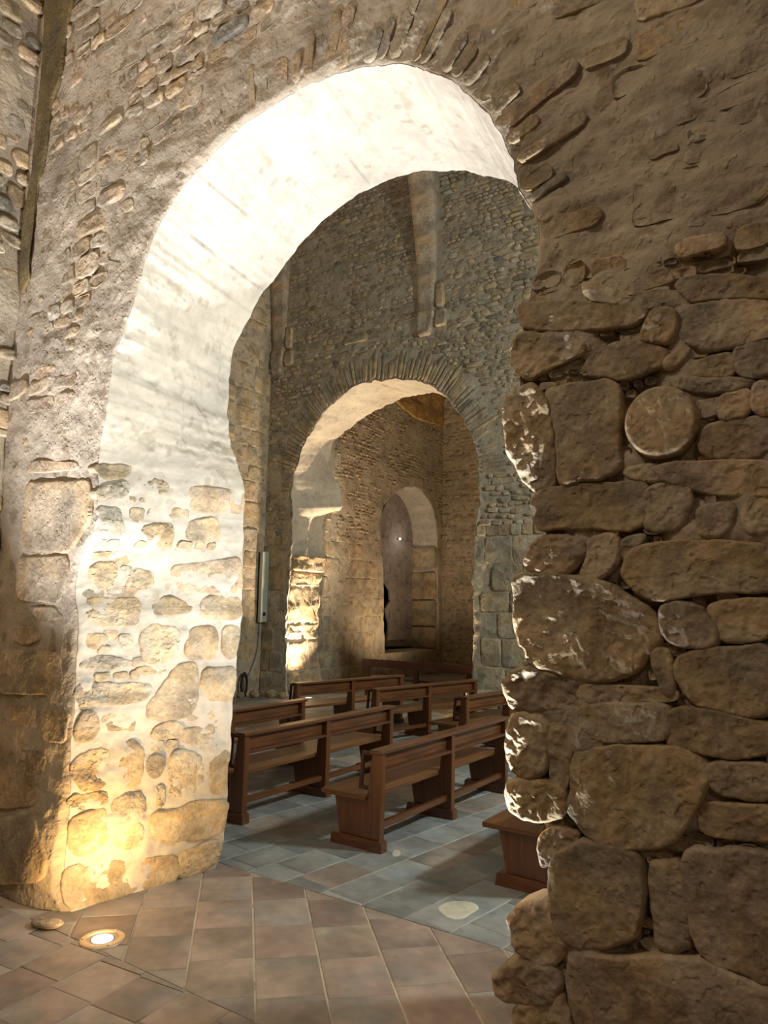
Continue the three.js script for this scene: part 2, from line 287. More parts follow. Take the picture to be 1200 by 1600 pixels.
// ================================================================== the wall with the big arch (front face z = 0)
const T1 = 1.05;
const pz = (z) => ([x, y]) => { const p = pxZ(x, y, z); return [p.x, p.y]; };
const front1 = [[-4.235, 0], ...[[97, 1390], [103, 1300], [106, 1240], [106, 1180], [115, 1100], [114, 1040], [120, 990], [114, 930], [120, 880], [143, 830], [150, 770], [152, 715], [164, 640], [170, 590], [179, 550], [190, 515], [208, 468], [222, 418], [240, 362], [275, 303], [320, 252], [370, 203], [420, 166], [470, 137], [520, 114], [575, 102], [620, 97], [660, 106], [700, 122], [735, 150], [760, 180], [784, 216], [800, 255], [815, 300], [832, 335], [841, 370], [840, 410], [832, 440], [824, 470], [820, 500], [815, 545], [812, 590], [812, 640], [814, 700], [826, 740], [848, 770], [852, 800], [842, 880], [826, 905], [820, 950], [826, 1010], [818, 1040], [812, 1065], [818, 1110], [815, 1150], [812, 1200], [820, 1260], [848, 1285], [858, 1310], [860, 1370], [858, 1400], [834, 1425], [820, 1450], [828, 1490], [806, 1525], [808, 1555], [822, 1580]].map(pz(0)), [-1.27, 0.12], [-1.27, 0]];
const back1 = [[-4.09, 0], ...[[343, 1340], [352, 1290], [358, 1200], [363, 1110], [370, 1030], [378, 950], [380, 880], [381, 800], [383, 768], [374, 735], [360, 690], [356, 640], [358, 600], [366, 545], [384, 505], [403, 470], [428, 435], [455, 400], [482, 368], [512, 338], [547, 312], [580, 293], [612, 280], [645, 270], [680, 267], [705, 268], [735, 270], [765, 276], [808, 291]].map(pz(-T1)), [-1.5, 4.18], [-1.32, 3.8], [-1.25, 3.4], [-1.33, 2.9], [-1.3, 2.4], [-1.3, 1.2], [-1.3, 0]];
const openRight = (u) => smooth(-1.9, -1.25, u);   // the right pier has lost its pointing: open joints
const wallA = archWall({
  front: front1, back: back1, F: frameZ(0), T: T1, box: [-5.5, 3.4, 8.2], spring: 3.1, n: 900, nt: 170, nd: 90,
  disp: (u, v) => {
    const ragged = openRight(u) * (1 - smooth(3.1, 3.5, v + 0.12 * fbm(u * 3, 1, 2, 2)));
    const pier = u < -3.6 ? 0.12 * smooth(0.9, 0, v) * smooth(-4.15, -4.6, u) : 0;
    const hi = smooth(2.9, 3.5, v); return -0.002 - (0.022 + 0.07 * fbm(u * 5, v * 5, 17, 3)) * ragged + 0.03 * fbm(u * 2.2, v * 2.2, 4, 3) + 0.013 * fbm(u * 9, v * 12, 8, 4) + hi * lerp(0.45, 1, smooth(-2.8, -1.4, u)) * (0.022 * fbm(u * 4.5, v * 13, 3, 3) + 0.012 * fbm(u * 22, v * 34, 5, 3)) + pier;
  },
  reveal: (u, v, d, s) => {
    const low = 1 - smooth(2.2, 3.0, v), k = Math.floor(s / 0.21 + 0.4 * fbm(s * 2, d * 0.6, 1, 2)), board = (h3(k, 3, 5) - 0.5) * 0.012 * smooth(3.3, 3.7, v);
    const f = s / 0.21 + 0.4 * fbm(s * 2, d * 0.6, 1, 2) - k, crack = v > 3.5 && h3(k, 7, 1) > 0.5 ? -0.022 * Math.exp(-Math.pow((f - 0.06) / 0.03, 2)) * smooth(0.0, 0.25, fbm(k * 3.1, d * 2.2, 2, 2) + 0.15) : 0;
    return board + crack + 0.014 * fbm(u * 4, v * 4, d * 4, 4) + low * (0.018 * fbm(v * 3.4, d * 3.4, 7, 3) + 0.016 * fbm(v * 12, d * 12, 2, 4)) + 0.006 * fbm(s * 20, d * 12, 3, 3) - 0.018 * smooth(0.12, 0.3, fbm(s * 5, d * 6, 31, 3)) * smooth(2.6, 3.2, v) * smooth(4.0, 3.4, v);
  },
});
const wallFront = struct('wall_front', 'rough stone wall pierced by the large horseshoe arch', 'wall');
obj('mortar_face', mergeGeometries([wallA.face, wallA.rear]), M.mortar, wallFront);
const sof = obj('plaster_reveal', wallA.rev, M.lime, wallFront); sof.userData.label = 'pale lime plastered inner face of the large arch';
{ const g = new THREE.BoxGeometry(9.4, 4.2, T1); g.translate(-0.9, 10.25, -T1 / 2); obj('upper_wall', g, M.plain, wallFront); const g2 = new THREE.BoxGeometry(5.6, 8.2, T1 - 0.1); g2.translate(-8.25, 4.1, -T1 / 2); obj('side_wall', g2, M.plain, wallFront); const g3 = new THREE.BoxGeometry(5.6, 4.2, T1 - .1); g3.translate(-8.25, 10.25, -T1 / 2); obj('upper_wall', g3, M.plain, wallFront); }

// ---- stones of the rough right pier, traced one by one (photo pixels met with the wall plane)
const S1 = [760, 400, 2.6667], S2 = [740, 1000, 2.609], S3 = [940, 850, 4.573];
const rightStones = [
  [S1, .02, 0, [80, 650, 110, 590, 180, 552, 230, 565, 262, 640, 272, 720, 290, 790, 285, 930, 215, 985, 150, 930, 105, 850, 85, 740]],
  [S1, .024, 0, [243, 566, 350, 538, 550, 532, 562, 640, 555, 800, 568, 860, 520, 912, 300, 942, 305, 800, 283, 690]],
  [S1, .016, 1, [430, 500, 440, 420, 510, 370, 640, 360, 740, 390, 730, 450, 600, 510]],
  [S1, .03, 0, [650, 340, 690, 225, 800, 220, 787, 330, 775, 352, 655, 355]],
  [S1, .012, 4, [812, 215, 1000, 185, 1190, 190, 1190, 330, 1080, 358, 990, 378, 900, 388, 806, 340]],
  [S1, .02, 1, [745, 440, 800, 395, 836, 400, 800, 455, 755, 460]],
  [S1, .016, 4, [775, 510, 1080, 515, 1085, 545, 930, 572, 850, 562, 790, 547]],
  [S1, .014, 2, [985, 572, 1100, 552, 1100, 650, 1000, 680, 975, 640]],
  [S1, .016, 2, [895, 720, 1000, 690, 1190, 668, 1190, 832, 1000, 835, 915, 830]],
  [S1, .018, 2, [725, 872, 1000, 855, 1190, 850, 1190, 1000, 950, 990, 800, 950, 740, 930]],
  [S1, .012, 3, [215, 1000, 300, 965, 480, 950, 658, 943, 660, 1060, 650, 1138, 400, 1128, 220, 1140]],
  [S1, .014, 3, [676, 946, 840, 965, 850, 1020, 830, 1090, 790, 1138, 668, 1140, 672, 1060]],
  [S1, .018, 2, [890, 1045, 1030, 1030, 1022, 1100, 990, 1160, 900, 1165, 886, 1100]],
  [S1, .016, 0, [1080, 1040, 1190, 1030, 1190, 1150, 1090, 1150, 1075, 1100]],
  [S1, .028, 2, [200, 1200, 260, 1165, 370, 1170, 410, 1210, 382, 1290, 310, 1330, 200, 1310, 180, 1260]],
  [S1, .02, 2, [424, 1190, 520, 1170, 545, 1230, 540, 1290, 460, 1348, 392, 1330, 432, 1260]],
  [S1, .014, 4, [560, 1190, 640, 1165, 650, 1190, 600, 1240, 555, 1260]],
  [S1, .022, 1, [570, 1290, 600, 1240, 660, 1200, 900, 1190, 1190, 1208, 1190, 1400, 900, 1400, 720, 1440, 610, 1370]],
  [S1, .03, 0, [130, 1350, 200, 1318, 450, 1345, 600, 1420, 720, 1520, 700, 1640, 560, 1760, 380, 1760, 200, 1700, 150, 1600, 120, 1450]],
  [S1, .012, 4, [130, 320, 330, 320, 400, 370, 380, 420, 300, 440, 160, 520, 110, 420]],
  [S1, .014, 4, [592, 884, 715, 872, 718, 938, 600, 922]],
  [S1, .01, 4, [820, 462, 985, 405, 1030, 440, 1010, 500, 830, 500]],
  [S1, .014, 2, [1040, 390, 1100, 362, 1190, 345, 1190, 500, 1060, 490]],
  [S1, .012, 2, [1112, 545, 1190, 540, 1190, 650, 1112, 652]],
  [S1, .012, 0, [140, 200, 330, 190, 640, 215, 640, 260, 560, 300, 300, 312, 150, 300]],
  [S1, .01, 4, [420, 110, 600, 160, 780, 130, 800, 200, 650, 215, 430, 180]],
  [S1, .01, 3, [830, 90, 1000, 70, 1190, 110, 1190, 175, 1000, 170, 830, 185]],
  [S3, .028, 2, [445, 445, 540, 430, 720, 440, 735, 530, 812, 590, 815, 690, 740, 735, 560, 730, 480, 680, 447, 560]],
  [S3, .016, 0, [800, 450, 1000, 402, 1230, 400, 1230, 660, 900, 690, 850, 600, 802, 520]],
  [S3, .024, 3, [540, 830, 700, 762, 1230, 720, 1230, 1240, 1000, 1218, 720, 1138, 620, 1055, 570, 960]],
  [S3, .018, 1, [365, 762, 490, 760, 530, 960, 525, 1040, 450, 1040, 390, 900]],
  [S3, .02, 3, [480, 1200, 560, 1172, 720, 1172, 1030, 1242, 1230, 1300, 1230, 1490, 1000, 1520, 750, 1490, 530, 1448, 490, 1380]],
  [S2, .018, 3, [430, 270, 640, 260, 780, 270, 795, 330, 780, 400, 480, 415, 435, 370]],
  [S2, .026, 1, [400, 490, 450, 440, 800, 430, 940, 480, 952, 580, 920, 660, 800, 840, 640, 850, 480, 808, 400, 700]],
  [S2, .018, 1, [967, 490, 1230, 510, 1230, 650, 1060, 640, 972, 590]],
  [S2, .014, 3, [925, 672, 1000, 670, 1230, 680, 1230, 822, 930, 790]],
  [S2, .035, 3, [320, 900, 440, 822, 560, 832, 680, 890, 690, 1000, 680, 1180, 600, 1240, 420, 1240, 350, 1180, 310, 1030]],
  [S2, .02, 3, [708, 920, 848, 892, 850, 1000, 878, 1180, 866, 1250, 745, 1240, 730, 1100]],
  [S2, .026, 2, [862, 905, 900, 852, 1240, 880, 1240, 1390, 1120, 1358, 930, 1268, 880, 1120]],
  [S2, .03, 2, [400, 1255, 520, 1292, 880, 1285, 1130, 1392, 1240, 1430, 1240, 1800, 520, 1800, 400, 1450]],
  [S2, .024, 0, [138, 160, 210, 100, 350, 150, 430, 180, 420, 270, 280, 290, 180, 280, 150, 220]],
  [S2, .03, 1, [150, 350, 180, 300, 300, 332, 310, 400, 290, 560, 180, 555, 138, 480]],
  [S2, .03, 1, [140, 600, 180, 570, 370, 592, 372, 720, 260, 738, 160, 700]],
  [S2, .006, 3, [312, 342, 420, 370, 400, 440, 382, 600, 320, 600]],
  [S2, .016, 2, [280, 790, 360, 760, 440, 800, 330, 900, 285, 920, 268, 850]],
  [S2, .028, 2, [150, 1130, 210, 1080, 280, 1050, 350, 1180, 380, 1230, 330, 1340, 200, 1290, 160, 1200]],
  [S2, .03, 2, [108, 1350, 190, 1300, 350, 1350, 352, 1460, 270, 1480, 130, 1460, 106, 1400]],
  [S2, .018, 0, [170, 1484, 300, 1500, 360, 1420, 396, 1500, 400, 1720, 170, 1720]],
  [S2, .006, 4, [440, 184, 800, 200, 800, 252, 440, 250]],
  [S2, .02, 4, [222, 92, 350, 130, 345, 146, 240, 122]],
];
rightStones.forEach(([[ox, oy, s], h, m, c], i) => {
  const poly = []; for (let k = 0; k < c.length; k += 2) poly.push(pz(0)([ox + c[k] / s, oy + c[k + 1] / s]));
  const rim = poly.reduce((a, p) => a + p[0], 0) / poly.length < -1.0;
  obj('stone', stoneGeo(poly, frameZ(0), { h, back: 0.12, n: rim ? 120 : 90, rings: rim ? 24 : 18, rough: rim ? 0.013 : 0.009, wob: 0.018, rad: rim ? 0.02 : 0.012, cut: 0.035, grow: 0.014, seed: i * 1.7 + 1, tilt: [(h3(i, 1, 2) - .5) * .1, (h3(i, 4, 2) - .5) * .1] }), M.stone[m], wallFront);
});
const tracedPolys = rightStones.map(([[ox, oy, s], h, m, c]) => { const poly = []; for (let k = 0; k < c.length; k += 2) poly.push(pz(0)([ox + c[k] / s, oy + c[k + 1] / s])); return poly; });
{
  const drum = pz(0)([760 + 731 / 2.6667, 400 + 695 / 2.6667]); const edge = [...wallA.outline, [-1.27, -1], [-4.23, -1]];
  const clear = (u, v, hw, hh) => u < -0.28 && Math.hypot(u - drum[0], v - drum[1]) > 0.17 && !inPoly(u - hw, v, edge) && !inPoly(u, v, edge) && tracedPolys.every((p) => !inPoly(u, v, p) && distPoly(u, v, [...p, p[0]]) > hh * 0.35);
  for (const [ch, sd, hgt] of [[[.05, .1], 33, [-.03, .004]], [[.03, .06], 34, [-.035, -.005]]])
    rubble(frameZ(0), [-1.5, -0.25], [0, 3.25], clear, { mats: M.stone, ch, asp: [1.0, 3.4], h: hgt, n: 16, rings: 5, seed: sd, rough: 0.009, dark: 0.06, skip: 0.3, gap: 0.005, back: 0.08 }).forEach((p) => obj('rubble_chip', p.g, p.mat, wallFront));
}
{ // the round drum of a column reused as a building stone
  const c = pz(0)([760 + 731 / 2.6667, 400 + 695 / 2.6667]), e = pz(0)([760 + 575 / 2.6667, 400 + 695 / 2.6667]); const r = c[0] - e[0]; const p = []; for (let i = 0; i < 24; i++) p.push([c[0] + r * 0.97 * Math.cos(i / 24 * 6.2832), c[1] + r * Math.sin(i / 24 * 6.2832)]);
  const d = obj('round_stone', stoneGeo(p, frameZ(0), { h: 0.045, back: 0.14, n: 96, rings: 16, rough: 0.0025, wob: 0.002, rad: 0.014, seed: 3.3 }), M.stone[0], wallFront); d.userData.label = 'round column drum set into the wall as a building stone';
}
// right of what the photograph shows the same masonry goes on
ashlar(frameZ(-0.01), [-0.25, 3.3], [0, 3.2], (u) => u > -0.2, { mats: M.stone, ch: [0.18, 0.42], asp: [0.9, 2.2], seed: 21, gap: 0.03, h: [.01, .03] }).forEach((p) => obj('stone', p.g, p.mat, wallFront));

// ---- traced stones: pale left jamb (in the reveal) and the face of the left pier
const left1 = wallA.outline.slice(0, wallA.outline.length / 2 | 0), left1b = wallA.backOutline.slice(0, wallA.backOutline.length / 2 | 0);
const xAt = (P, y) => { for (let i = 1; i < P.length; i++) if (P[i][1] >= y) return P[i][0]; return P[P.length - 1][0]; };
const revX = (y, d) => lerp(xAt(left1, y), xAt(left1b, y), clamp(d / T1, 0, 1));
const jambFrame = (u, v, h) => [revX(v, u) + h, v, -u];
function jambUV(px, py) { let x = -4.12, p; for (let k = 0; k < 4; k++) { p = pxX(px, py, x); x = revX(clamp(p.y, 0.02, 4), clamp(-p.z, 0, T1)); } return [clamp(-p.z, 0.012, T1 - 0.012), Math.max(p.y, 0.004)]; }
const J1 = [90, 880, 3.871], J2 = [90, 1150, 4.286], J3 = [0, 400, 2.6667];
const P = M.stone, Rr = M.stoneRough;
const jambStones = [
  [J1, Rr[0], .018, [205, 0, 360, 0, 350, 110, 290, 150, 205, 120]], [J1, Rr[1], .008, [380, 20, 570, 60, 560, 150, 420, 110]],
  [J1, Rr[0], .022, [200, 210, 480, 215, 500, 310, 480, 370, 330, 385, 180, 340, 185, 250]], [J1, Rr[1], .02, [500, 440, 570, 365, 720, 400, 740, 480, 690, 570, 600, 600, 525, 590, 510, 520]],
  [J1, Rr[1], .012, [160, 590, 290, 560, 450, 600, 440, 625, 330, 640, 160, 635]], [J1, Rr[1], .016, [155, 725, 250, 725, 540, 730, 545, 770, 490, 835, 350, 855, 155, 830]],
  [J1, Rr[1], .012, [75, 760, 148, 715, 148, 835, 95, 830]], [J1, P[1], .014, [550, 840, 650, 720, 710, 620, 830, 600, 850, 700, 830, 880, 760, 930, 600, 940, 545, 920]],
  [J1, P[0], .012, [800, 400, 950, 385, 965, 480, 950, 570, 800, 575, 780, 520]], [J1, P[1], .012, [1000, 390, 1100, 380, 1095, 560, 1020, 570, 1000, 500]],
  [J1, P[3], .022, [890, 640, 1085, 630, 1080, 780, 1040, 835, 890, 820, 875, 740]], [J1, P[3], .012, [770, 1005, 945, 980, 945, 1080, 810, 1100, 765, 1070]],
  [J1, Rr[1], .012, [560, 1030, 640, 965, 745, 970, 740, 1050, 600, 1060]], [J1, P[0], .012, [860, 250, 960, 190, 1115, 210, 1110, 340, 880, 330]],
  [J1, Rr[0], .016, [100, 1020, 150, 900, 230, 910, 240, 1040, 120, 1090]], [J1, Rr[1], .014, [260, 920, 450, 905, 470, 1010, 290, 1010]],
  [J1, P[3], .01, [480, 640, 560, 625, 645, 635, 630, 660, 510, 668]], [J1, P[2], .01, [690, 20, 1000, 0, 1100, 60, 1100, 170, 760, 150, 700, 110]],
  [J1, P[3], .01, [160, 430, 280, 440, 270, 500, 180, 510]], [J1, Rr[1], .01, [370, 440, 440, 440, 450, 500, 400, 520]], [J1, P[1], .008, [880, 880, 945, 880, 945, 930, 885, 930]], [J1, P[3], .01, [585, 250, 660, 200, 800, 250, 790, 300, 600, 310]],
  [J2, P[3], .014, [410, 190, 440, 60, 500, 35, 560, 70, 560, 230, 540, 330, 390, 340, 390, 260]], [J2, Rr[1], .014, [760, 120, 850, 95, 980, 150, 975, 320, 850, 410, 760, 390, 755, 250]],
  [J2, P[3], .012, [1030, 140, 1150, 110, 1150, 360, 1030, 390, 1015, 260]], [J2, P[0], .02, [640, 520, 820, 490, 900, 440, 1140, 430, 1130, 620, 1000, 680, 780, 700, 640, 660]],
  [J2, Rr[0], .014, [110, 150, 330, 70, 340, 200, 310, 340, 180, 370, 90, 260]], [J2, Rr[1], .014, [370, 430, 440, 380, 570, 385, 575, 540, 420, 590, 370, 520]],
  [J2, P[3], .01, [610, 150, 700, 140, 715, 200, 670, 280, 610, 260]], [J2, Rr[1], .01, [660, 350, 715, 340, 715, 460, 670, 470]],
  [J2, Rr[0], .016, [810, 800, 1000, 710, 1090, 700, 1070, 830, 1000, 895, 820, 950]], [J2, P[0], .01, [560, 830, 790, 800, 800, 960, 600, 1040, 560, 980]],
  [J2, P[3], .014, [50, 900, 300, 820, 530, 850, 540, 1050, 200, 1160, 40, 1170]], [J2, P[2], .01, [390, 620, 560, 590, 570, 720, 400, 780, 370, 700]],
  [J2, P[3], .016, [80, 560, 310, 470, 330, 700, 180, 800, 70, 760]], [J2, Rr[0], .012, [90, 400, 310, 370, 310, 450, 100, 520]],
  [J3, P[0], .012, [780, 1110, 900, 1090, 920, 1160, 870, 1200, 790, 1180]], [J3, P[3], .014, [405, 870, 530, 870, 540, 910, 480, 930, 405, 910]], [J3, Rr[0], .012, [590, 930, 670, 930, 700, 980, 620, 1000]],
  [J3, Rr[1], .012, [395, 960, 520, 940, 520, 1000, 400, 1010]], [J3, Rr[1], .012, [400, 1050, 500, 1050, 510, 1170, 420, 1160]], [J3, Rr[0], .012, [590, 1130, 720, 1110, 710, 1220, 640, 1200]],
  [J3, Rr[1], .008, [520, 1300, 630, 1300, 630, 1380, 530, 1390]], [J3, P[2], .01, [740, 1290, 1000, 1260, 1010, 1400, 760, 1400]], [J3, P[2], .012, [790, 960, 1030, 980, 1020, 1080, 800, 1060]],
];
jambStones.forEach(([[ox, oy, s], mat, h, c], i) => {
  const poly = []; for (let k = 0; k < c.length; k += 2) poly.push(jambUV(ox + c[k] / s, oy + c[k + 1] / s));
  const rough = M.stoneRough.includes(mat);
  obj('stone', stoneGeo(poly, jambFrame, { h: h * 0.8, grow: 0.014, back: 0.07, n: 56, rings: 11, rough: rough ? 0.010 : 0.004, wob: 0.016, rad: 0.02, seed: i * 2.3 + 0.7 }), mat, wallFront);
});
{ // smaller stones between them
  const polys = jambStones.map(([[ox, oy, s], , , c]) => { const poly = []; for (let k = 0; k < c.length; k += 2) poly.push(jambUV(ox + c[k] / s, oy + c[k + 1] / s)); return poly; });
  rubble(jambFrame, [0.05, 1.0], [0.1, 2.55], (u, v, hw, hh) => u - hw > 0.02 && u + hw < 1.03 && polys.every((p) => !inPoly(u, v, p) && !inPoly(u - hw, v, p) && !inPoly(u + hw, v, p) && distPoly(u, v, [...p, p[0]]) > hh * 0.8), { mats: [...M.stone, ...M.stoneRough], ch: [.06, .13], asp: [1, 2.2], h: [-.006, .008], n: 16, rings: 5, seed: 36, rough: 0.007, dark: 0.06, skip: 0.1, gap: 0.006 }).forEach((p) => obj('stone', p.g, p.mat, wallFront));
}
const Q0 = [0, 900, 2.286];
const pierStones = [
  [J3, 1, .012, [110, 940, 385, 930, 380, 1100, 290, 1240, 110, 1230, 92, 1200]], [J3, 3, .012, [75, 1255, 290, 1245, 290, 1340, 245, 1455, 75, 1430]], [J3, 2, .01, [140, 470, 240, 450, 250, 510, 150, 520]],
  [J3, 1, .02, [20, 540, 120, 510, 120, 560, 70, 600, 20, 610]], [J3, 2, .008, [95, 860, 180, 850, 330, 860, 325, 890, 180, 905, 95, 900]],
  [Q0, 3, .012, [100, 110, 200, 110, 240, 150, 150, 172]], [Q0, 0, .012, [40, 180, 130, 180, 150, 230, 80, 250, 40, 230]], [Q0, 1, .014, [0, 262, 225, 272, 238, 430, 0, 420]],
  [Q0, 3, .012, [150, 480, 255, 480, 236, 600, 152, 590]], [Q0, 1, .012, [-20, 610, 170, 620, 172, 820, -20, 830]], [Q0, 3, .02, [-20, 860, 160, 840, 205, 1000, 196, 1080, -20, 1090]], [Q0, 1, .01, [40, 455, 130, 450, 130, 540, 40, 545]],
];
const pierH = (u, v) => 0.12 * smooth(0.9, 0, v) * smooth(-4.15, -4.6, u);
pierStones.forEach(([[ox, oy, s], m, h, c], i) => {
  const poly = []; for (let k = 0; k < c.length; k += 2) { const q = pz(0)([ox + c[k] / s, oy + c[k + 1] / s]); poly.push([q[0], Math.max(0.01, q[1])]); }
  obj('stone', stoneGeo(poly, (u, v, hh) => [u, v, hh + pierH(u, v)], { h, back: 0.08, n: 60, rings: 12, rough: 0.006, wob: 0.01, rad: 0.014, seed: i * 1.9 + 2 }), M.stone[m], wallFront);
});
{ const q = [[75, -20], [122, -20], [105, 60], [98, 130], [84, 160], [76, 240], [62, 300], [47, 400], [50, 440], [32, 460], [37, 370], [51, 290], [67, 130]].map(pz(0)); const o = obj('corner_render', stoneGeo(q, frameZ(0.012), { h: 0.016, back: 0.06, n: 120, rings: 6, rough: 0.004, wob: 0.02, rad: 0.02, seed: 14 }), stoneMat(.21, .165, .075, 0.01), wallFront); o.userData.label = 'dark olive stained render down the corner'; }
// ---- voussoirs and rubble above
const ring1 = wallA.outline;
voussoirs(ring1, frameZ(0.004), 3.45, { mats: M.stone, seed: 5, len: [0.14, 0.42], wid: [0.05, 0.12], h: [-.01, .01], n: 22, rings: 6, bare: (u, v) => (u < -3.0 ? 0.6 : u > -1.75 ? 0.25 : 0.1) }).forEach((p) => obj('voussoir', p.g, p.mat, wallFront));
{
  const solid = [...ring1, [ring1[ring1.length - 1][0], -1], [ring1[0][0], -1]];
  const list = rubble(frameZ(0.0), [-5.45, 1.2], [2.9, 7.6], (u, v, hw) => !inPoly(u, v, solid) && distPoly(u, v, ring1) > (v > 3.4 ? 0.40 : 0.16) + hw * 0.3 && v > (u > -2 ? 3.36 : 3.0) && u > -5.2, { mats: M.stone, ch: [0.08, 0.17], asp: [1.3, 4.2], lift: (u, v) => -0.009 * smooth(-2.2, -0.9, u), h: [-0.01, 0.012], n: 20, rings: 6, seed: 31, rough: 0.009, dark: 0.06, skip: 0.06, gap: 0.008 });
  addPieces(list, 'rubble_stone', 'rubble', wallFront, 300);
}

// ================================================================== second arch (front face z = -8.6)
const Z2 = -8.6, T2 = 1.1;
const front2 = [...[[446, 1096], [447, 1050], [446, 980], [452, 900], [455, 850], [456, 800], [455, 770], [462, 735], [472, 702], [490, 670], [508, 643], [530, 621], [555, 604], [580, 596], [620, 592], [645, 594], [665, 599], [690, 614], [712, 638], [730, 664], [742, 700], [747, 740], [747, 790], [742, 830], [738, 870], [738, 960], [738, 1080]].map(pz(Z2)), [-5.95, 0]];
front2[0][1] = 0;
const back2 = [[-10.08, 0], ...[[498, 1040], [498, 960], [502, 900], [506, 860], [504, 815], [512, 803], [532, 797], [532, 765], [518, 740], [514, 722], [520, 692], [540, 674], [570, 652], [600, 635], [640, 620], [680, 615], [705, 622]].map(pz(Z2 - T2)), [-6.4, 5.7], [-6.05, 5.2], [-5.9, 4.5], [-5.95, 3.6], [-5.98, 2], [-5.98, 0]];
const wallB = archWall({
  front: front2, back: back2, F: frameZ(Z2), T: T2, box: [-11.1, 3.4, 12.3], spring: 4.3, n: 420, nt: 90, nd: 40, edge: 0.03, edgeFreq: 7,
  disp: (u, v) => -0.012 + 0.03 * fbm(u * 1.4, v * 1.4, 14, 3) + 0.016 * fbm(u * 7, v * 9, 8, 3),
  reveal: (u, v, d, s) => 0.03 * fbm(s * 2.4, d * 2.4, 4, 4) + 0.012 * fbm(s * 11, d * 7, 3, 3),
});
const wallBack = struct('wall_back', 'rubble stone wall with the second horseshoe arch behind the pews', 'wall');
obj('mortar_face', mergeGeometries([wallB.face, wallB.rear]), M.mortar, wallBack);
obj('plaster_reveal', wallB.rev, M.lime, wallBack);
const ring2 = wallB.outline, solid2 = [...ring2, [ring2[ring2.length - 1][0], -1], [ring2[0][0], -1]];
voussoirs(ring2, frameZ(Z2 + .004), 4.2, { mats: M.stone, seed: 8, len: [0.3, 0.6], wid: [0.05, 0.09], h: [-.008, .009], n: 12, rings: 3, start: 0.03 }).forEach((p) => obj('voussoir', p.g, p.mat, wallBack));
{
  const rib = (u, v) => (Math.abs(u + 6.95) < 0.32 && v > 7.1);
  const list = rubble(frameZ(Z2), [-11.0, 0.6], [3.3, 11.9], (u, v, hw) => !inPoly(u, v, solid2) && distPoly(u, v, ring2) > (v > 4.2 ? 0.55 : 0.1) + hw * 0.4 && !rib(u, v), { mats: M.stone, ch: [0.06, 0.125], asp: [1.3, 4.2], h: [-0.006, 0.014], n: 10, rings: 3, seed: 41, rough: 0.009, dark: 0.06, skip: 0.09, gap: 0.006 });
  list.forEach((p) => { p.g.computeBoundingSphere(); const c = p.g.boundingSphere.center; p.vis = c.x < -4.2 ? 1 : 0.05; });
  addPieces(list, 'rubble_stone', 'rubble', wallBack, 300);
  ashlar(frameZ(Z2), [-10.95, 0.6], [0, 3.3], (u, v, hw) => !inPoly(u - hw * .9, v, solid2) && !inPoly(u + hw * .9, v, solid2) && !inPoly(u, v, solid2), { mats: M.stone, ch: [0.32, 0.5], asp: [0.8, 1.7], seed: 44, h: [-.004, .008], gap: 0.006, rough: 0.008 }).forEach((p) => obj('stone', p.g, p.mat, wallBack));
}
// blocks of its lit left jamb
{
  const l2 = ring2.slice(0, ring2.length / 2 | 0), l2b = wallB.backOutline.slice(0, wallB.backOutline.length / 2 | 0);
  const rx = (y, d) => lerp(xAt(l2, y), xAt(l2b, y), clamp(d / T2, 0, 1)), fr = (u, v, h) => [rx(v, u) + h, v, Z2 - u];
  const R = rng(17); let v = 0; const rows = [0.5, 0.62, 0.34, 0.78, 0.3, 0.36];
  rows.forEach((c, k) => { const cut = [0.35, 0.62, 0.5, 0.42, 0.7, 0.45][k], a = [0.03, cut * T2, T2 - 0.03]; for (let q = 0; q < 2; q++) { const A = a[q] + .012, B = a[q + 1] - .012, y0 = v + .012, y1 = v + c - .012; const hh = k === 5 ? 0.15 : k === 4 ? .06 : 0.02 + R() * 0.04; obj('stone', stoneGeo([[A, y0], [(A + B) / 2, y0], [B, y0], [B - R() * .06, (y0 + y1) / 2], [B, y1], [(A + B) / 2, y1 - R() * .03], [A, y1], [A + R() * .05, (y0 + y1) / 2]], fr, { h: hh, back: 0.08, n: 36, rings: 7, rough: 0.018, wob: 0.02, rad: 0.014, seed: k * 3 + q }), P[(k + q) % 4], wallBack); } v += c; });
}
// ribs that spring from corbels on this wall, and the quoin blocks beside them
function rib(x, z, yc, name, label, parent, mirror) {
  const W0 = 0.34, W1 = 0.62, H = 4.4; const g = grid(24, 12, (a, b) => {
    const y = yc + a * H, out = 0.05 + 0.9 * a * a, w = lerp(W0, W1, a); const t = b * 3; let lx, lz;
    if (t < 1) { lx = -w / 2; lz = lerp(-0.15, out, t); } else if (t < 2) { lx = lerp(-w / 2, w / 2, t - 1); lz = out; } else { lx = w / 2; lz = lerp(out, -0.15, t - 2); }
    const n = 0.012 * fbm(y * 4, lx * 6, 3, 3); return [[x + lx + n, y, z + lz + n], [t * 0.3, y]];
  }, true);
  obj(name, g, M.stone[2], parent);
  const c = stoneGeo([[x - W0 / 2, yc - .5], [x - W0 / 2 - .03, yc - .05], [x - W0 / 2, yc + .02], [x + W0 / 2, yc + .02], [x + W0 / 2 + .02, yc - .05], [x + W0 / 4, yc - .5]], frameZ(z), { h: .09, back: .1, n: 36, rings: 6, rad: 0.014, rough: .012, seed: 4 });
  obj('corbel', c, M.stone[2], parent);
  const s = mirror ? 1 : 1; [[x + s * (W0 / 2 + .12), yc + .25, .17, .5], [x + s * (W0 / 2 + .14), yc - .2, .24, .34]].forEach(([bx, by, bw, bh], k) => obj('corbel', stoneGeo([[bx - bw / 2, by - bh / 2], [bx + bw / 2, by - bh / 2], [bx + bw / 2, by + bh / 2], [bx - bw / 2, by + bh / 2]], frameZ(z), { h: .07, back: .1, n: 28, rings: 6, rad: 0.014, rough: .008, seed: 8 + k }), M.stone[0], parent));
}
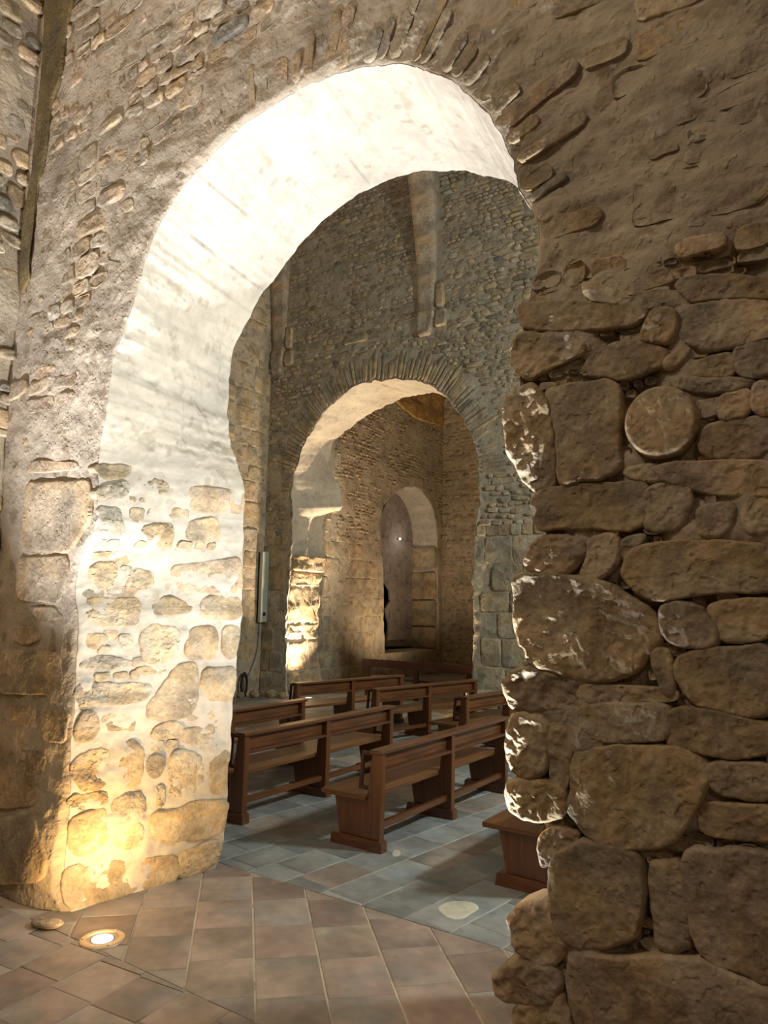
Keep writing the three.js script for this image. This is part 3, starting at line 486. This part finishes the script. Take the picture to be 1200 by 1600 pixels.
rib(-6.95, Z2, 7.45, 'rib', '', wallBack);
rib(-10.72, Z2, 7.35, 'rib', '', wallBack);
{ // a pale fallen-in block and stones at the foot of the wall
  const bl = pz(Z2)([556, 530]); obj('stone', stoneGeo([[bl[0] - .3, bl[1] - .09], [bl[0] + .3, bl[1] - .09], [bl[0] + .3, bl[1] + .09], [bl[0] - .3, bl[1] + .09]], frameZ(Z2 + .01), { h: .03, n: 24, rings: 5, seed: 9 }), M.stone[4], wallBack);
}
{ const q = [[730, 1060], [741, 1063], [743, 1078], [746, 1092], [731, 1094]].map(pz(Z2)); obj('stone', stoneGeo(q, frameZ(Z2), { h: .1, back: .2, n: 30, rings: 8, rough: .02, rad: .06, seed: 21 }), M.stone[0], wallBack); }
// masonry ledge right of the arch, its top at knee height
const ledge = struct('trim_1', 'low masonry ledge along the foot of the far wall', 'ledge');
{ const g = grid(60, 14, (a, b) => { const x = lerp(-5.75, 3.3, a), t = b * 2; const y = t < 1 ? 0.5 * t : 0.5, z = t < 1 ? Z2 + 0.5 : lerp(Z2 + 0.5, Z2 - .02, t - 1); const n = 0.015 * fbm(x * 4, y * 5, z * 5, 3); return [[x, Math.max(0, y + n), z + n], [x, t * .5]]; }, true); obj('ledge_core', g, M.mortar, ledge);
  ashlar(frameZ(Z2 + .5), [-5.75, -1], [0, .48], () => true, { mats: M.stone, ch: [.2, .26], asp: [1, 2], seed: 61, h: [.01, .03], gap: .02 }).forEach((p) => obj('stone', p.g, p.mat, ledge)); }

// ================================================================== left wall of the pew space (x = -10.95)
const XL = -10.95;
function slab(w, h, d, x, y, z) { const g = new THREE.BoxGeometry(w, h, d); g.translate(x, y, z); const p = g.attributes.position, n = g.attributes.normal, uv = g.attributes.uv; for (let i = 0; i < p.count; i++) { const a = Math.abs(n.getX(i)), b = Math.abs(n.getY(i)); uv.setXY(i, a > .5 ? p.getZ(i) : p.getX(i), b > .5 ? p.getZ(i) : p.getY(i)); } return g; }
const wallLeft = struct('wall_left', 'squared stone side wall left of the pews', 'wall');
obj('mortar_face', slab(0.6, 12.4, 8.6, XL - 0.3, 6.2, -4.6), M.mortar, wallLeft);
{ const a = ashlar(frameX(XL), [5.2, 8.6], [0, 11], () => true, { mats: M.stone, ch: [0.32, 0.6], asp: [0.8, 1.8], seed: 71, h: [-.004, .012], gap: .007, rough: .01 }); a.forEach((p) => { p.vis = 1; }); addPieces(a, 'stone', 'masonry', wallLeft, 300);
  const b = ashlar(frameX(XL), [1.1, 5.2], [0, 4], () => true, { mats: M.stone, ch: [0.4, 0.6], asp: [0.9, 1.8], seed: 72, h: [.01, .04], gap: .02 }); b.forEach((p) => obj('stone', p.g, p.mat, wallLeft)); }

// ================================================================== room beyond the second arch
const X3 = -10.6, Z3 = -15.6, ZB = Z2 - T2;
const px3 = (x) => ([a, b]) => { const p = pxX(a, b, x); return [-p.z, p.y]; };
const T3 = 0.95;
const front3 = [...[[602, 1012], [600, 960], [600, 900], [597, 850], [594, 815], [600, 792], [612, 776], [628, 765], [642, 761], [656, 766], [670, 782], [679, 803], [683, 830], [684, 870], [685, 930], [686, 1012]].map(px3(X3))];
const sill3 = 0.66; front3[0][1] = sill3; front3[front3.length - 1][1] = sill3;
const sh = (p) => [p[0], p[1]];
const back3 = front3.map(sh);
const wallC = archWall({ front: front3.map(([a, b]) => [a, b - sill3]), back: back3.map(([a, b]) => [a - 0.02, b - sill3]), F: (u, v, h) => [X3 + h, v + sill3, -u], T: T3, box: [-ZB - 0.1, -Z3 + .05, 9.2 - sill3], spring: 2.9, n: 240, nt: 60, nd: 20, edge: 0.02, edgeFreq: 7,
  disp: (u, v) => 0.02 * fbm(u * 2, v * 2, 24, 3) + 0.012 * fbm(u * 8, v * 9, 2, 3), reveal: (u, v, d, s) => 0.03 * fbm(s * 3, d * 3, 4, 3) });
const wall3 = struct('wall_inner', 'warm lit rubble wall with a small arched niche beyond the second arch', 'wall');
obj('mortar_face', mergeGeometries([wallC.face, wallC.rear]), M.mortar, wall3);
obj('plaster_reveal', wallC.rev, M.lime, wall3);
obj('wall_foot', slab(T3, sill3, -Z3 + ZB, X3 - T3 / 2, sill3 / 2, (Z3 + ZB) / 2), M.mortar, wall3);
{
  const ring3 = wallC.outline.map(([a, b]) => [a, b + sill3]), s3 = [...ring3, [ring3[ring3.length - 1][0], -1], [ring3[0][0], -1]];
  const list = rubble(frameX(X3), [-ZB, -Z3], [3.5, 9.0], (u, v, hw) => !inPoly(u, v, s3) && distPoly(u, v, ring3) > 0.18 + hw * .5, { mats: M.stone, ch: [0.06, 0.11], asp: [1.3, 4], h: [-.005, .012], n: 8, rings: 3, seed: 81, rough: .008, dark: 0.06, skip: .06, gap: .009 });
  addPieces(list, 'rubble_stone', 'rubble', wall3, 300);
  ashlar(frameX(X3), [-ZB, -Z3], [0.02, 3.5], (u, v, hw, hh) => !inPoly(u - hw * .95, v, s3) && !inPoly(u + hw * .95, v, s3) && !inPoly(u, v, s3) && !(v + hh < sill3 + .05 && false), { mats: M.stone, ch: [0.34, 0.52], asp: [0.8, 1.6], seed: 85, h: [-.004, .01], gap: .007 }).forEach((p) => obj('stone', p.g, p.mat, wall3));
  // ochre render patch high up by the corner
  const pp = [[612, 622], [632, 640], [650, 655], [675, 662], [692, 668], [692, 615], [660, 607], [630, 606]].map(px3(X3)); obj('render_patch', stoneGeo(pp, frameX(X3 + .01), { h: .03, back: .06, n: 60, rings: 10, rough: .012, wob: .06, rad: 0.014, seed: 12 }), M.ochre, wall3);
  // quoins of the niche on its far side
  const nz = -px3(X3)([684, 900])[0]; const fr = (u, v, h) => [X3 - T3 + u, v, nz + h]; let y = sill3 + .02; [0.62, 0.75, .8].forEach((c, k) => { const w = T3 - .06; obj('stone', stoneGeo([[.05, y], [w, y + .01], [w, y + c - .02], [.05, y + c - .03]], fr, { h: .05, back: .06, n: 32, rings: 6, rough: .012, rad: 0.014, seed: 30 + k }), M.stone[[0, 4, 0][k]], wall3); y += c; });
  { const k = sill3 + 2.62; obj('stone', stoneGeo([[.03, k - .3], [T3 - .02, k - .32], [T3, k], [T3 - .02, k + .28], [.03, k + .3]], fr, { h: .12, back: .06, n: 32, rings: 6, rough: .015, rad: 0.014, seed: 37 }), M.stone[4], wall3); }
}
// back of the niche: a plastered slab with a broken edge, a dark void behind the gap
const nicheBack = struct('wall_niche', 'grey plastered slab closing the back of the small niche, broken along one edge', 'wall');
{
  const xb = X3 - T3 + 0.12; const e = [[603, 1010], [607, 990], [608, 975], [604, 960], [603, 950], [610, 938], [609, 922], [604, 914], [598, 905], [592, 850], [592, 810], [612, 770], [650, 752], [690, 800], [690, 1010]];
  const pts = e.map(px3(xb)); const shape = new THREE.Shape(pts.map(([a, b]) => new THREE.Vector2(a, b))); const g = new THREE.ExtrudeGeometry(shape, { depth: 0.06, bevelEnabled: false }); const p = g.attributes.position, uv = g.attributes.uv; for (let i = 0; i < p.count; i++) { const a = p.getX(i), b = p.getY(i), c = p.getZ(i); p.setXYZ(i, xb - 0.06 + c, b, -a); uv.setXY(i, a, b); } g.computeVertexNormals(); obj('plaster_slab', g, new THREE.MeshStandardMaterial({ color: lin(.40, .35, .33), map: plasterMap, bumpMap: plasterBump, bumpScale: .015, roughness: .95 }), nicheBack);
  obj('void_wall', slab(.3, 6, 6, X3 - 2.6, 3, -13.5), M.plain, nicheBack);
}
const wallEnd = struct('wall_end', 'rubble end wall of the room beyond the second arch', 'wall');
obj('mortar_face', slab(8.4, 9.2, 0.6, -6.7, 4.6, Z3 - 0.3), M.mortar, wallEnd);
{ const list = rubble(frameZ(Z3), [X3, -6.4], [0.1, 9], () => true, { mats: M.stone, ch: [.1, .17], asp: [1.3, 3.4], h: [-.003, .016], n: 10, rings: 3, seed: 91, rough: .008, dark: 0.06, gap: .009 }); addPieces(list, 'rubble_stone', 'rubble', wallEnd, 300); }
const wall3r = struct('wall_inner_right', 'plain masonry side wall of the room beyond the second arch', 'wall'); obj('wall_core', slab(.5, 9.2, -Z3 + ZB, -2.75, 4.6, (Z3 + ZB) / 2), M.plain, wall3r);
const ceil3 = struct('ceiling_inner', 'masonry vault over the room beyond the second arch', 'ceiling'); obj('vault', slab(8.6, .4, -Z3 + ZB + .6, -6.8, 9.4, (Z3 + ZB) / 2 - .2), M.plain, ceil3);

// ================================================================== the rest of the shell
const wallRight = struct('wall_right', 'plain masonry wall right of the pews', 'wall'); obj('wall_core', slab(.5, 12.4, 8.6, 3.65, 6.2, -4.6), M.plain, wallRight);
const ceilC = struct('ceiling', 'masonry vault high above the pews', 'ceiling'); obj('vault', slab(15.5, .4, 9.8, -3.8, 12.55, -4.6), M.plain, ceilC);
const ceilN = struct('ceiling_front', 'masonry vault above the front room', 'ceiling'); obj('vault', slab(9.9, .4, 8.4, -1, 8.4, 4.15), M.plain, ceilN);
const wallNL = struct('wall_front_left', 'rubble side wall meeting the arch wall in a plastered corner', 'wall');
{
  const g = grid(60, 120, (a, b) => { const z = lerp(0, 8.2, a * a), y = b * 8.2; return [[-5.42 + .03 * fbm(z * 2, y * 2, 3, 3) + .016 * fbm(z * 9, y * 9, 4, 3) + 0.05 * fbm(y * 1.2, 2, 9, 2), y, z], [z, y]]; }, true); obj('mortar_face', g, M.mortar, wallNL);
  obj('wall_core', slab(.5, 8.2, 8.3, -5.76, 4.1, 4.1), M.plain, wallNL);
  const list = rubble(frameX(-5.41), [-2.2, -0.08], [0.3, 7.8], () => true, { mats: M.stone, ch: [.09, .17], asp: [1.2, 3], h: [-.004, .02], n: 18, rings: 5, seed: 101, rough: .008, dark: 0.06, skip: .1, gap: .014 }); addPieces(list, 'rubble_stone', 'rubble', wallNL, 300);
}
const wallNR = struct('wall_front_right', 'plain masonry wall right of the front room', 'wall'); obj('wall_core', slab(.5, 8.4, 8.2, 3.65, 4.1, 4.15), M.plain, wallNR);
const wallNB = struct('wall_rear', 'plain masonry wall behind the photographer', 'wall'); obj('wall_core', slab(9.8, 8.4, .5, -1, 4.1, 8.45), M.plain, wallNB);

// ================================================================== floor
const floor = struct('floor', 'worn floor of terracotta and grey stone tiles with pale joints', 'floor');
obj('mortar_bed', slab(15.2, .3, 26, -3.9, -.155, -3.7), M.grout, floor);
function clip(poly, nx, ny, c) { const out = []; for (let i = 0; i < poly.length; i++) { const a = poly[i], b = poly[(i + 1) % poly.length], da = a[0] * nx + a[1] * ny - c, db = b[0] * nx + b[1] * ny - c; if (da >= 0) out.push(a); if (da * db < 0) { const t = da / (da - db); out.push([lerp(a[0], b[0], t), lerp(a[1], b[1], t)]); } } return out; }
function tileGeo(poly, top, seed, tx, tz) {
  let cx = 0, cz = 0; poly.forEach((p) => { cx += p[0] / poly.length; cz += p[1] / poly.length; });
  const n = poly.length, pos = [], uv = [], idx = []; const Y = (x, z, y) => y + (x - cx) * tx + (z - cz) * tz;
  const ring = (ins, y, fl) => poly.forEach(([x, z]) => { const dx = cx - x, dz = cz - z, l = Math.hypot(dx, dz) || 1; const X = x + dx / l * ins, Z = z + dz / l * ins; pos.push(X, fl ? y : Y(X, Z, y), Z); uv.push(X + seed * .13, Z + seed * .29); });
  ring(0, -.03, true); ring(0, top - .003); ring(.004, top - .0008); ring(.012, top);
  let ar = 0; for (let i = 0; i < n; i++) { const a = poly[i], b = poly[(i + 1) % n]; ar += a[0] * b[1] - b[0] * a[1]; }
  for (let k = 0; k < 3; k++) for (let i = 0; i < n; i++) { const a = k * n + i, b = k * n + (i + 1) % n, c = a + n, d = b + n; ar > 0 ? idx.push(a, d, b, a, c, d) : idx.push(a, b, d, a, d, c); }
  for (let i = 1; i < n - 1; i++) ar > 0 ? idx.push(3 * n, 3 * n + i + 1, 3 * n + i) : idx.push(3 * n, 3 * n + i, 3 * n + i + 1);
  const g = new THREE.BufferGeometry(); g.setAttribute('position', new THREE.Float32BufferAttribute(pos, 3)); g.setAttribute('uv', new THREE.Float32BufferAttribute(uv, 2)); g.setIndex(idx); g.computeVertexNormals(); return g.toNonIndexed ? (() => { const q = g.toNonIndexed(); q.computeVertexNormals(); return q; })() : g;
}
const lampSpots = [];   // tiles leave room for the recessed lamps: filled below
const tileList = [];
function tileField(ang, ox, oz, w, l, offs, bounds, planes, seed, tone, gap) {
  const R = rng(seed), c = Math.cos(ang), s = Math.sin(ang);
  for (let i = bounds[0]; i <= bounds[1]; i++) for (let j = bounds[2]; j <= bounds[3]; j++) {
    const tt = R(), ty = R(), tx = (R() - .5) * .004, tz = (R() - .5) * .004; const a0 = i * w + gap / 2, a1 = (i + 1) * w - gap / 2, b0 = (j + offs * h3(i, 2, seed)) * l + gap / 2 * .35, b1 = (j + 1 + offs * h3(i, 2, seed)) * l - gap / 2 * .35;
    let P = [[a0, b0], [a1, b0], [a1, b1], [a0, b1]].map(([a, b]) => [ox + a * c - b * s, oz + a * s + b * c]);
    for (const [nx, ny, k] of planes) { P = clip(P, nx, ny, k); if (P.length < 3) break; }
    if (P.length < 3) continue; let ar = 0; for (let q = 0; q < P.length; q++) { const a = P[q], b = P[(q + 1) % P.length]; ar += a[0] * b[1] - b[0] * a[1]; } if (Math.abs(ar) < .008) continue;
    tileList.push({ g: tileGeo(P, -.0015 + ty * .002, (i * 7 + j * 3 + seed) % 40, tx, tz), mat: M.tiles[tone[Math.floor(tt * tone.length)]] });
  }
}
const ZF = 0.19, ZI = -1.15;
// front room, threshold on the diagonal, pew space, inner room
tileField(-0.10, -3.87, 0.212, 0.305, 0.305, 1, [-8, 26, -2, 28], [[0, 1, ZF], [1, 0, -5.4], [-1, 0, -3.3]], 3, [0, 4, 1, 2, 1, 0], .005);
tileField(-Math.PI / 4, -4.31, -1.15, 0.343, 0.4, 1, [-5, 9, -2, 11], [[0, 1, ZI + .004], [0, -1, -ZF + .004], [1, 0, -4.35], [-1, 0, 1.15]], 7, [0, 1, 2, 1, 0, 4], .011);
tileField(0.12, -3.523, -1.249, 0.325, 0.42, 1, [-25, 24, -20, 3], [[0, -1, -ZI + .004], [0, 1, Z2 - .3], [1, 0, XL], [-1, 0, -3.4]], 11, [3, 3, 5, 3, 5, 1], .010);
tileField(0.0, -8, -8.9, 0.4, 0.4, 1, [-8, 12, -18, 2], [[0, -1, -Z2 + .3 - .004], [0, 1, Z3], [1, 0, X3], [-1, 0, 3]], 13, [1, 3, 5], .012);
addPieces(tileList, 'tile', 'tile_field', floor, 300);

// ================================================================== wooden pews
function uvBox(g, axis) { const p = g.attributes.position, n = g.attributes.normal, uv = g.attributes.uv; for (let i = 0; i < p.count; i++) { const P = [p.getX(i), p.getY(i), p.getZ(i)], N = [Math.abs(n.getX(i)), Math.abs(n.getY(i)), Math.abs(n.getZ(i))]; const k = N[0] > N[1] && N[0] > N[2] ? 0 : N[1] > N[2] ? 1 : 2; let ax = [0, 1, 2].filter((q) => q !== k); const ua = ax.includes(axis) ? axis : ax[0]; const va = ax.find((q) => q !== ua); uv.setXY(i, P[ua] * .8, P[va]); } return g; }
function wbox(x0, x1, y0, y1, z0, z1, r = 0.006) { const w = x1 - x0, h = y1 - y0, d = z1 - z0; const g = new RoundedBoxGeometry(w, h, d, 2, Math.min(r, w / 2.1, h / 2.1, d / 2.1)); g.translate((x0 + x1) / 2, (y0 + y1) / 2, (z0 + z1) / 2); return uvBox(g, w >= h && w >= d ? 0 : h >= d ? 1 : 2); }
function wprof(pts, z0, z1, axis = 1) { const s = new THREE.Shape(pts.map(([a, b]) => new THREE.Vector2(a, b))), b = 0.005; const g = new THREE.ExtrudeGeometry(s, { depth: z1 - z0 - 2 * b, bevelEnabled: true, bevelThickness: b, bevelSize: b, bevelOffset: -b, bevelSegments: 2 }); g.translate(0, 0, z0 + b); return uvBox(g, axis); }
function pew(x, z, turn, L, label, opts = {}) {
  const t = thing('pew', label, 'bench', [x, 0, z], turn, 'wooden pews'); const hs = opts.h || 1; if (hs !== 1) t.scale.y = hs;
  const ends = opts.two ? [0, L] : [0, L / 2, L];
  ends.forEach((e) => {
    const zc = -e; const a = zc - .032, b = zc + .032;
    obj('foot', wprof([[-.475, 0], [.025, 0], [.02, .075], [.0, .085], [-.45, .085], [-.465, .07]], a - .012, b + .012, 0), M.wood, t);
    obj('post', wprof([[-.155, .085], [0, .085], [.004, .43], [.004, .735], [-.082, .735], [-.12, .46]], a, b), M.wood, t);
    obj('leg_panel', wprof([[-.40, .085], [-.15, .085], [-.128, .372], [-.455, .372]], a + .012, b - .012), M.wood, t);
  });
  obj('seat', wbox(-.56, -.118, .372, .41, -L - .07, .07, .008), M.woodSeat, t);
  obj('top_rail', wbox(-.098, .022, .732, .762, -L - .05, .05, .008), M.wood, t);
  obj('backrest', wbox(-.078, -.052, .6, .733, -L, 0, .004), M.wood, t);
  obj('book_ledge', wbox(-.082, .0, .575, .6, -L, 0, .005), M.wood, t);
  obj('stretcher', wbox(-.085, -.04, .15, .2, -L, 0, .005), M.wood, t);
  // small bracket in front of the back at either end
  for (const e of [0.0, L]) { const s = e ? 1 : -1, z0 = -e + (e ? .0 : -.03); const br = obj('end_bracket', wprof([[-.235, .44], [-.21, .735], [-.08, .735], [-.08, .705], [-.185, .705], [-.205, .47], [-.115, .47], [-.11, .44]], z0, z0 + .03), M.woodDark, t); }
  return t;
}
pew(-3.34, -2.06, 0, 2.26, 'brown wooden pew in the middle of the big archway, seat end towards the threshold');
pew(-4.70, -1.94, 0, 2.28, 'brown wooden pew rising right behind the pale left jamb of the big arch');
pew(-1.87, -2.03, 0, 2.26, 'brown wooden pew mostly hidden by the rough pier, only its seat end showing');
pew(-5.80, -1.70, 0.0, 2.28, 'brown wooden pew one row in front of the pew at the pale jamb');
pew(-5.78, -5.5, -0.2, 2.1, 'dark wooden pew in the far block, between two other far pews');
pew(-7.02, -5.3, -0.2, 2.1, 'wooden pew of the far block closest to the lit jamb of the second arch');
pew(-4.44, -5.55, -0.1, 2.1, 'wooden pew of the far block next to the low masonry ledge');
{ // the plain bench under the second arch, seen from behind
  const t = thing('plain_bench', 'dark plain bench with a single back board, standing under the second arch', 'bench', [-6.57, 0, -9.82], -Math.PI / 2);
  const L = 2.62; obj('backrest', wbox(-.05, 0, .60, .76, -.02, L + .02, .006), M.woodDark, t); obj('seat', wbox(-.5, -.06, .36, .4, 0, L, .006), M.woodDark, t);
  [.12, L / 2, L - .12].forEach((z) => { obj('post', wbox(-.06, -.01, 0, .7, z - .05, z + .05), M.woodDark, t); obj('leg', wbox(-.46, -.4, 0, .36, z - .05, z + .05), M.woodDark, t); });
  
}

// ================================================================== recessed floor lamps
function spot(color, power, pos, target, angle, parent, radius = 2) { const s = new THREE.SpotLight(color, power, 0, angle, 1, 2); s.position.set(...pos); s.target.position.set(...target); s.castShadow = true; s.shadow.radius = radius; parent.add(s, s.target); return s; }
function uplight(x, z, label, color, power, glow, tilt = [0, 0], angle = 0.8) {
  const t = thing('floor_uplight', label, 'floor lamp', [x, 0, z], 0, 'recessed floor lamps');
  const lathe = (p) => new THREE.LatheGeometry(p.map(([a, b]) => new THREE.Vector2(a, b)), 48);
  obj('trim_ring', lathe([[.085, -.0], [.085, .006], [.092, .009], [.118, .007], [.125, .002], [.125, -.001]]), M.brass, t);
  obj('well', lathe([[.0, -.004], [.06, -.002], [.084, .004]]), M.well, t);
  const d = new THREE.CylinderGeometry(.058, .058, .004, 40); d.translate(0, .003, 0); obj('lamp_glass', d, glow, t);
  for (let k = 0; k < 3; k++) { const s = new THREE.CylinderGeometry(.009, .009, .006, 12); s.translate(.105 * Math.cos(k * 2.094 + .3), .008, .105 * Math.sin(k * 2.094 + .3)); obj('screw', s, M.steel, t); }
  spot(color, power, [0, .02, 0], [tilt[0], 3, tilt[1]], angle, t, 2.5);
  return t;
}
uplight(-3.76, 0.1, 'glowing recessed floor lamp at the foot of the pale jamb', LIGHT.upWarm.color, LIGHT.upWarm.power, M.glowWarm, [-1.2, -.6], 1.52);
uplight(-1.80, 0.05, 'recessed floor lamp beside the rough right pier', LIGHT.upCool.color, LIGHT.upCool.power, M.glowCool, [-.95, -.35], 1.05);
uplight(-9.75, -8.78, 'recessed floor lamp at the left jamb of the second arch', LIGHT.upFar.color, LIGHT.upFar.power, M.glowWarm, [.1, -.2], 0.85);
uplight(-6.2, -8.52, 'recessed floor lamp at the right jamb of the second arch', LIGHT.upFar.color, LIGHT.upFar.power * .4, M.glowWarm, [-.3, -.5], 1.0);
uplight(-8.6, -12.2, 'recessed floor lamp in the room beyond the second arch', LIGHT.upFar.color, LIGHT.upFar.power * .3, M.glowWarm, [-1.2, -.5], 1.1);

uplight(-4.9, 1.5, 'added unseen recessed floor lamp in the front room washing the arch wall', 0xf6f6ff, 150, M.glowCool, [.6, -.8], 0.5);  // unseen lamp, added to brighten the arch wall left of the opening

// ================================================================== flood lamps
function flood(pos, target, w, h, label, color, power, glow) {
  const t = thing('flood_lamp', label, 'lamp', pos); t.lookAt(...target);
  obj('housing', new RoundedBoxGeometry(w + .06, h + .06, .12, 2, .015).translate(0, 0, -.065), M.black, t);
  const g = new THREE.PlaneGeometry(w, h); g.translate(0, 0, .001); obj('lamp_glass', g, glow, t);
  obj('bracket', new THREE.BoxGeometry(.05, .05, .3).translate(0, 0, -.25), M.black, t);
  const L = new THREE.RectAreaLight(color, power, w, h); L.position.set(0, 0, .01); L.rotation.y = Math.PI; t.add(L); return t;
}
flood([-3.2, 7.3, 3.9], [-1.4, 3.6, 0], .6, .45, 'warm flood lamp high on the front room side wall', LIGHT.nave.color, LIGHT.nave.power, M.glowWarm);
flood([2.6, 6.4, 6.5], [-3, 3, 0], .6, .45, 'warm flood lamp high in the corner behind the photographer', LIGHT.nave2.color, LIGHT.nave2.power, M.glowWarm);
flood([2.6, 5.2, -4.6], [-7, 1.6, -6.4], .8, .5, 'cool flood lamp high on the wall right of the pews', LIGHT.crossing.color, LIGHT.crossing.power, M.glowCool);
{ // small spot lamp that lights the niche
  const p = pxX(625, 842, X3 - T3 + .2); const t = thing('niche_spot', 'tiny bright spot lamp inside the small niche', 'lamp', [p.x, p.y, p.z]);
  obj('bulb', new THREE.SphereGeometry(.035, 20, 14), new THREE.MeshStandardMaterial({ color: 0, emissive: 0xfff4e0, emissiveIntensity: 2 }), t); obj('mount', new THREE.CylinderGeometry(.012, .012, .12, 10).rotateZ(Math.PI / 2).translate(-.08, 0, 0), M.black, t);
  const L = new THREE.PointLight(0xfff0e0, 0.3, 0, 2); L.castShadow = true; L.position.set(.3, 0, 0); t.add(L);
}

// ================================================================== small things
{ // strip casing on the left wall with its cable
  const a = pxX(409, 862, XL), b = pxX(403, 972, XL), zc = (a.z + b.z) / 2, y1 = a.y, y0 = b.y;
  const t = thing('strip_casing', 'tall narrow grey casing mounted on the wall corner left of the second arch', 'wall_casing', [XL + .045, y0, zc]);
  obj('casing', new RoundedBoxGeometry(.09, y1 - y0, .2, 3, .02).translate(.06, (y1 - y0) / 2, 0), M.casing, t);
  obj('mount', new THREE.BoxGeometry(.05, (y1 - y0) * .96, .12).translate(.0, (y1 - y0) / 2, .02), M.black, t);
  obj('switch', new THREE.BoxGeometry(.012, .07, .07).translate(.108, .17, 0), M.black, t);
  const c = thing('cable', 'thin cable running down the wall below the grey casing', 'cable', [XL + .05, 0, zc]);
  obj('cord', new THREE.TubeGeometry(new THREE.CatmullRomCurve3([[0, y0, 0], [0, y0 - .4, 0.02], [.0, y0 - .7, .08], [0, .35, .3]].map((q) => new THREE.Vector3(...q))), 40, .012, 8), M.cable, c);
  const hp = pxX(380, 1075, XL + .1); const hz = thing('hose_loop', 'black hose loop standing on the floor against the left wall', 'hose', [XL + .12, 0, hp.z]);
  const tor = new THREE.TorusGeometry(.13, .03, 10, 36); tor.scale(.6, 1.6, 1); tor.rotateY(Math.PI / 2); tor.translate(0, .235, 0); obj('loop', tor, M.black, hz);
}
[[-10.55, -8.05, .16], [-10.34, -8.3, .18], [-10.1, -8.38, .13], [-10.68, -7.8, .13]].forEach(([x, z, s], i) => { const g = new THREE.IcosahedronGeometry(s * .6, 3); const p = g.attributes.position; for (let k = 0; k < p.count; k++) { const v = new THREE.Vector3().fromBufferAttribute(p, k), n = 1 + .25 * fbm(v.x * 9 + i, v.y * 9, v.z * 9, 3); p.setXYZ(k, v.x * n * 1.2, v.y * n * .85 + s * .47, v.z * n); } g.computeVertexNormals(); const m = obj('loose_stone', g, M.stone[i % 5]); m.position.set(x, 0, z); m.userData = { label: 'loose rounded stone lying at the foot of the far wall below the grey casing', category: 'stone', group: 'loose stones at the wall foot' }; });
{ // flat pebble by the pier, pale inlaid stones in the floor
  const p = pxY(81, 1445); const g = new THREE.SphereGeometry(.1, 32, 18); g.scale(1, .22, .62); const q = g.attributes.position; for (let k = 0; k < q.count; k++) { const n = 1 + .12 * fbm(q.getX(k) * 14, q.getY(k) * 14, q.getZ(k) * 14, 3); q.setXYZ(k, q.getX(k) * n, q.getY(k) * n + .02, q.getZ(k) * n); } g.computeVertexNormals(); g.rotateY(.35); const m = obj('flat_pebble', g, M.stone[2]); m.position.set(p.x, 0, p.z + .03); m.userData = { label: 'flat pale pebble lying on the floor at the corner of the left pier', category: 'pebble' };
  const inlay = (pts, label) => { const P = pts.map(([a, b]) => { const w = pxY(a, b); return [w.x, -w.z]; }); const gg = stoneGeo(P, (u, v, h) => [u, h, -v], { h: .003, back: .02, n: 40, rings: 5, rough: .0006, wob: .004, rad: 0.014, seed: 6 }); const o = obj('pale_inlay', gg, new THREE.MeshStandardMaterial({ color: lin(.72, .70, .60), map: limeMap, roughness: .55 }), floor); o.userData.label = label; };
  inlay([[680, 1419], [700, 1408], [735, 1408], [752, 1418], [722, 1437], [700, 1435]], 'pale irregular stone patch set in the floor');
  inlay([[611, 1336], [614, 1328], [624, 1328], [627, 1335], [619, 1339]], 'small pale round patch set in the floor');
}
scene.traverse((o) => { if (o.isMesh) { o.castShadow = true; o.receiveShadow = true; } });
renderer.render(scene, camera);
